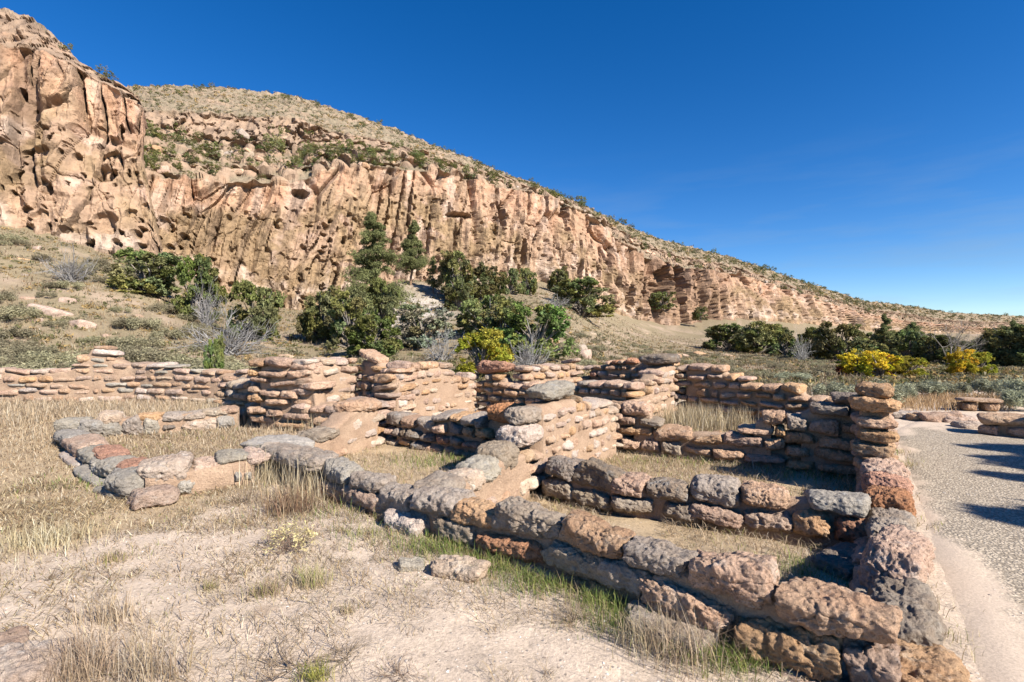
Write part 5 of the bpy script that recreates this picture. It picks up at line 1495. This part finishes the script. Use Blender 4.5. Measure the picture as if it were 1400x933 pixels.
M_PEB = attr_mat('pebble', 60, .8, 1.2, .3, .003)
X, Y = uniform_area(5200, -5, 3.0, 1.5, 7.5); k = ~in_poly(X, Y, FRONT) & (path_side(X, Y) < -.4); X, Y = X[k], Y[k]
pc = np.array([[.55, .48, .41], [.62, .58, .52], [.32, .25, .19], [.45, .30, .21], [.24, .21, .18]])
pebbles('pebbles', X, Y, ground_z(X, Y), .003+.011*rg.random(len(X))**4, pc[rg.integers(0, 5, len(X))], M_PEB)
t = rg.uniform(-1.5, 9.5, 17000); u = rg.uniform(.12, 4.3, 17000); k = rg.random(len(t)) < sstep(.1, .75, u+.25*np.sin(t*2.1)-.25*sstep(3, -1, t)); t, u = t[k], u[k]
X = PA[0]+_pd[0]*t+_pn[0]*u+.34*np.clip(t-8.2, 0, None); Y = PA[1]+_pd[1]*t+_pn[1]*u
pg = np.array([[.50, .44, .38], [.40, .35, .30], [.62, .57, .50], [.27, .23, .20], [.36, .28, .22]])
pebbles('gravel', X, Y, .014+0*X, .007+.011*rg.random(len(X))**1.5, pg[rg.integers(0, 5, len(X))], M_PEB)

# short dry grass along the foot of the path wall
X, Y = [], []
for tt, n in [(-.1, 160), (.35, 90), (2.1, 120), (3.0, 90), (4.9, 200), (5.8, 120)]:
    p = PA+_pd*tt-_pn*(.08 if tt > 3 else .12); X.append(p[0]+rg.normal(size=n)*.09); Y.append(p[1]+rg.normal(size=n)*.13)
X = np.concatenate(X); Y = np.concatenate(Y)
grass('edge_grass', feet(X, Y)+np.array([0, 0, .015]), .09*rg.uniform(.4, 1.3, len(X)), rg, np.concatenate([STRAW, GREEN[2:3]]), .004, (.2, 1.1), .7)
# single tufts and weeds of the foreground
GT = 'single grass tufts on the dirt'
for px, py, h, s, n, pal, lab in [
    (366, 812, .13, .055, 240, 'y', 'small straw yellow grass tuft on the pale dirt, left one of a close pair'), (428, 800, .16, .06, 320, 'y', 'fuller straw yellow grass tuft on the dirt, right one of a close pair'), (474, 838, .08, .03, 120, 'y', 'tiny grass tuft right below the close pair'),
    (286, 806, .09, .03, 120, 'y', 'small upright grass tuft left of the close pair'), (150, 850, .18, .08, 300, 's', 'pale spread tuft of long straw on the bare dirt at left'), (155, 766, .10, .06, 200, 'y', 'low straw tuft at the edge of the left dry field'),
    (112, 920, .26, .10, 420, 's', 'big tangled straw tuft beside the gray corner boulder'), (190, 930, .36, .07, 120, 's', 'few tall pale straw stalks at the bottom edge of the picture'), (232, 928, .30, .04, 40, 'b', 'thin dark dry stalks at the bottom edge right of the pale ones'),
    (432, 928, .10, .05, 260, 'g', 'small yellow green plant in the dry brush at the bottom edge'), (930, 905, .30, .10, 260, 's', 'long pale straw bending over the dirt before the front wall'), (880, 880, .22, .09, 260, 's', 'tangled straw tuft between two green patches by the front wall'),
    (400, 700, .34, .14, 420, 'b', 'tall brown dry weeds under the gray slab at the left end of the front wall'), (60, 745, .2, .2, 500, 's', 'flattened straw tuft at the left edge of the field'), (250, 650, .18, .10, 200, 's', 'dry straw against the pinkish mud faced kerb')]:
    x, y, z = on_ground(px, py)
    P = np.stack([x+rg.normal(size=n)*s, y+rg.normal(size=n)*s*.8], -1); P = feet(P[:, 0], P[:, 1])
    pal_ = dict(y=np.concatenate([STRAW[:3], GREEN[2:3]]), s=STRAW, b=np.concatenate([BROWN, STRAW[2:3]]), g=np.array([[.32, .32, .08], [.25, .28, .08], [.42, .38, .10]]))[pal]
    o = grass('grass_tuft', P, h, rg, pal_, .0035, (.05, .75), .8, 'thing', (x, y, z))
    tag(o, lab, 'grass tuft', GT)
M_DTW = leaf_mat('brown_dead_twigs', (.26, .185, .13), .25, .05)
WEED = twig_bush(360, 26, 3, (1, 1, 1), M_DTW, .006, .9)
FLOW = sage(361, leaf_mat('dry_flower_heads', (.58, .50, .24), .2, .2), 500, .8)
def weed(px, py, w, h, lab, fl=False):
    x, y, z = on_ground(px, py)
    r = thing('dry_weed', (x, y, z), lab, 'weed', 'dry weeds on the dirt', rg.uniform(0, 6)); r.scale = (w, w, h); r['kind'] = 'thing'
    o = bpy.data.objects.new('stems', WEED); C.objects.link(o); o.parent = r
    if fl:
        o = bpy.data.objects.new('flower_heads', FLOW); C.objects.link(o); o.parent = r
weed(395, 752, .5, .34, 'dry flowering weed with tiny yellow heads on the dirt', True)
weed(203, 692, .34, .24, 'whitish flower weed at the corner of the mud faced kerb', True)
weed(405, 915, .55, .22, 'low tangle of brown twigs at the bottom edge of the picture')
weed(470, 900, .35, .16, 'small tangle of brown twigs right of the larger one')
weed(780, 850, .32, .24, 'sparse dry weed on the dirt before the front wall')
weed(545, 925, .3, .12, 'flat brown twigs on the dirt at the bottom middle')
weed(150, 925, .4, .2, 'brown twigs among the straw near the gray corner boulder')
weed(330, 690, .5, .4, 'tall dry weed before the mud faced kerb')
weed(1000, 900, .3, .3, 'dry stems leaning on the front wall blocks')
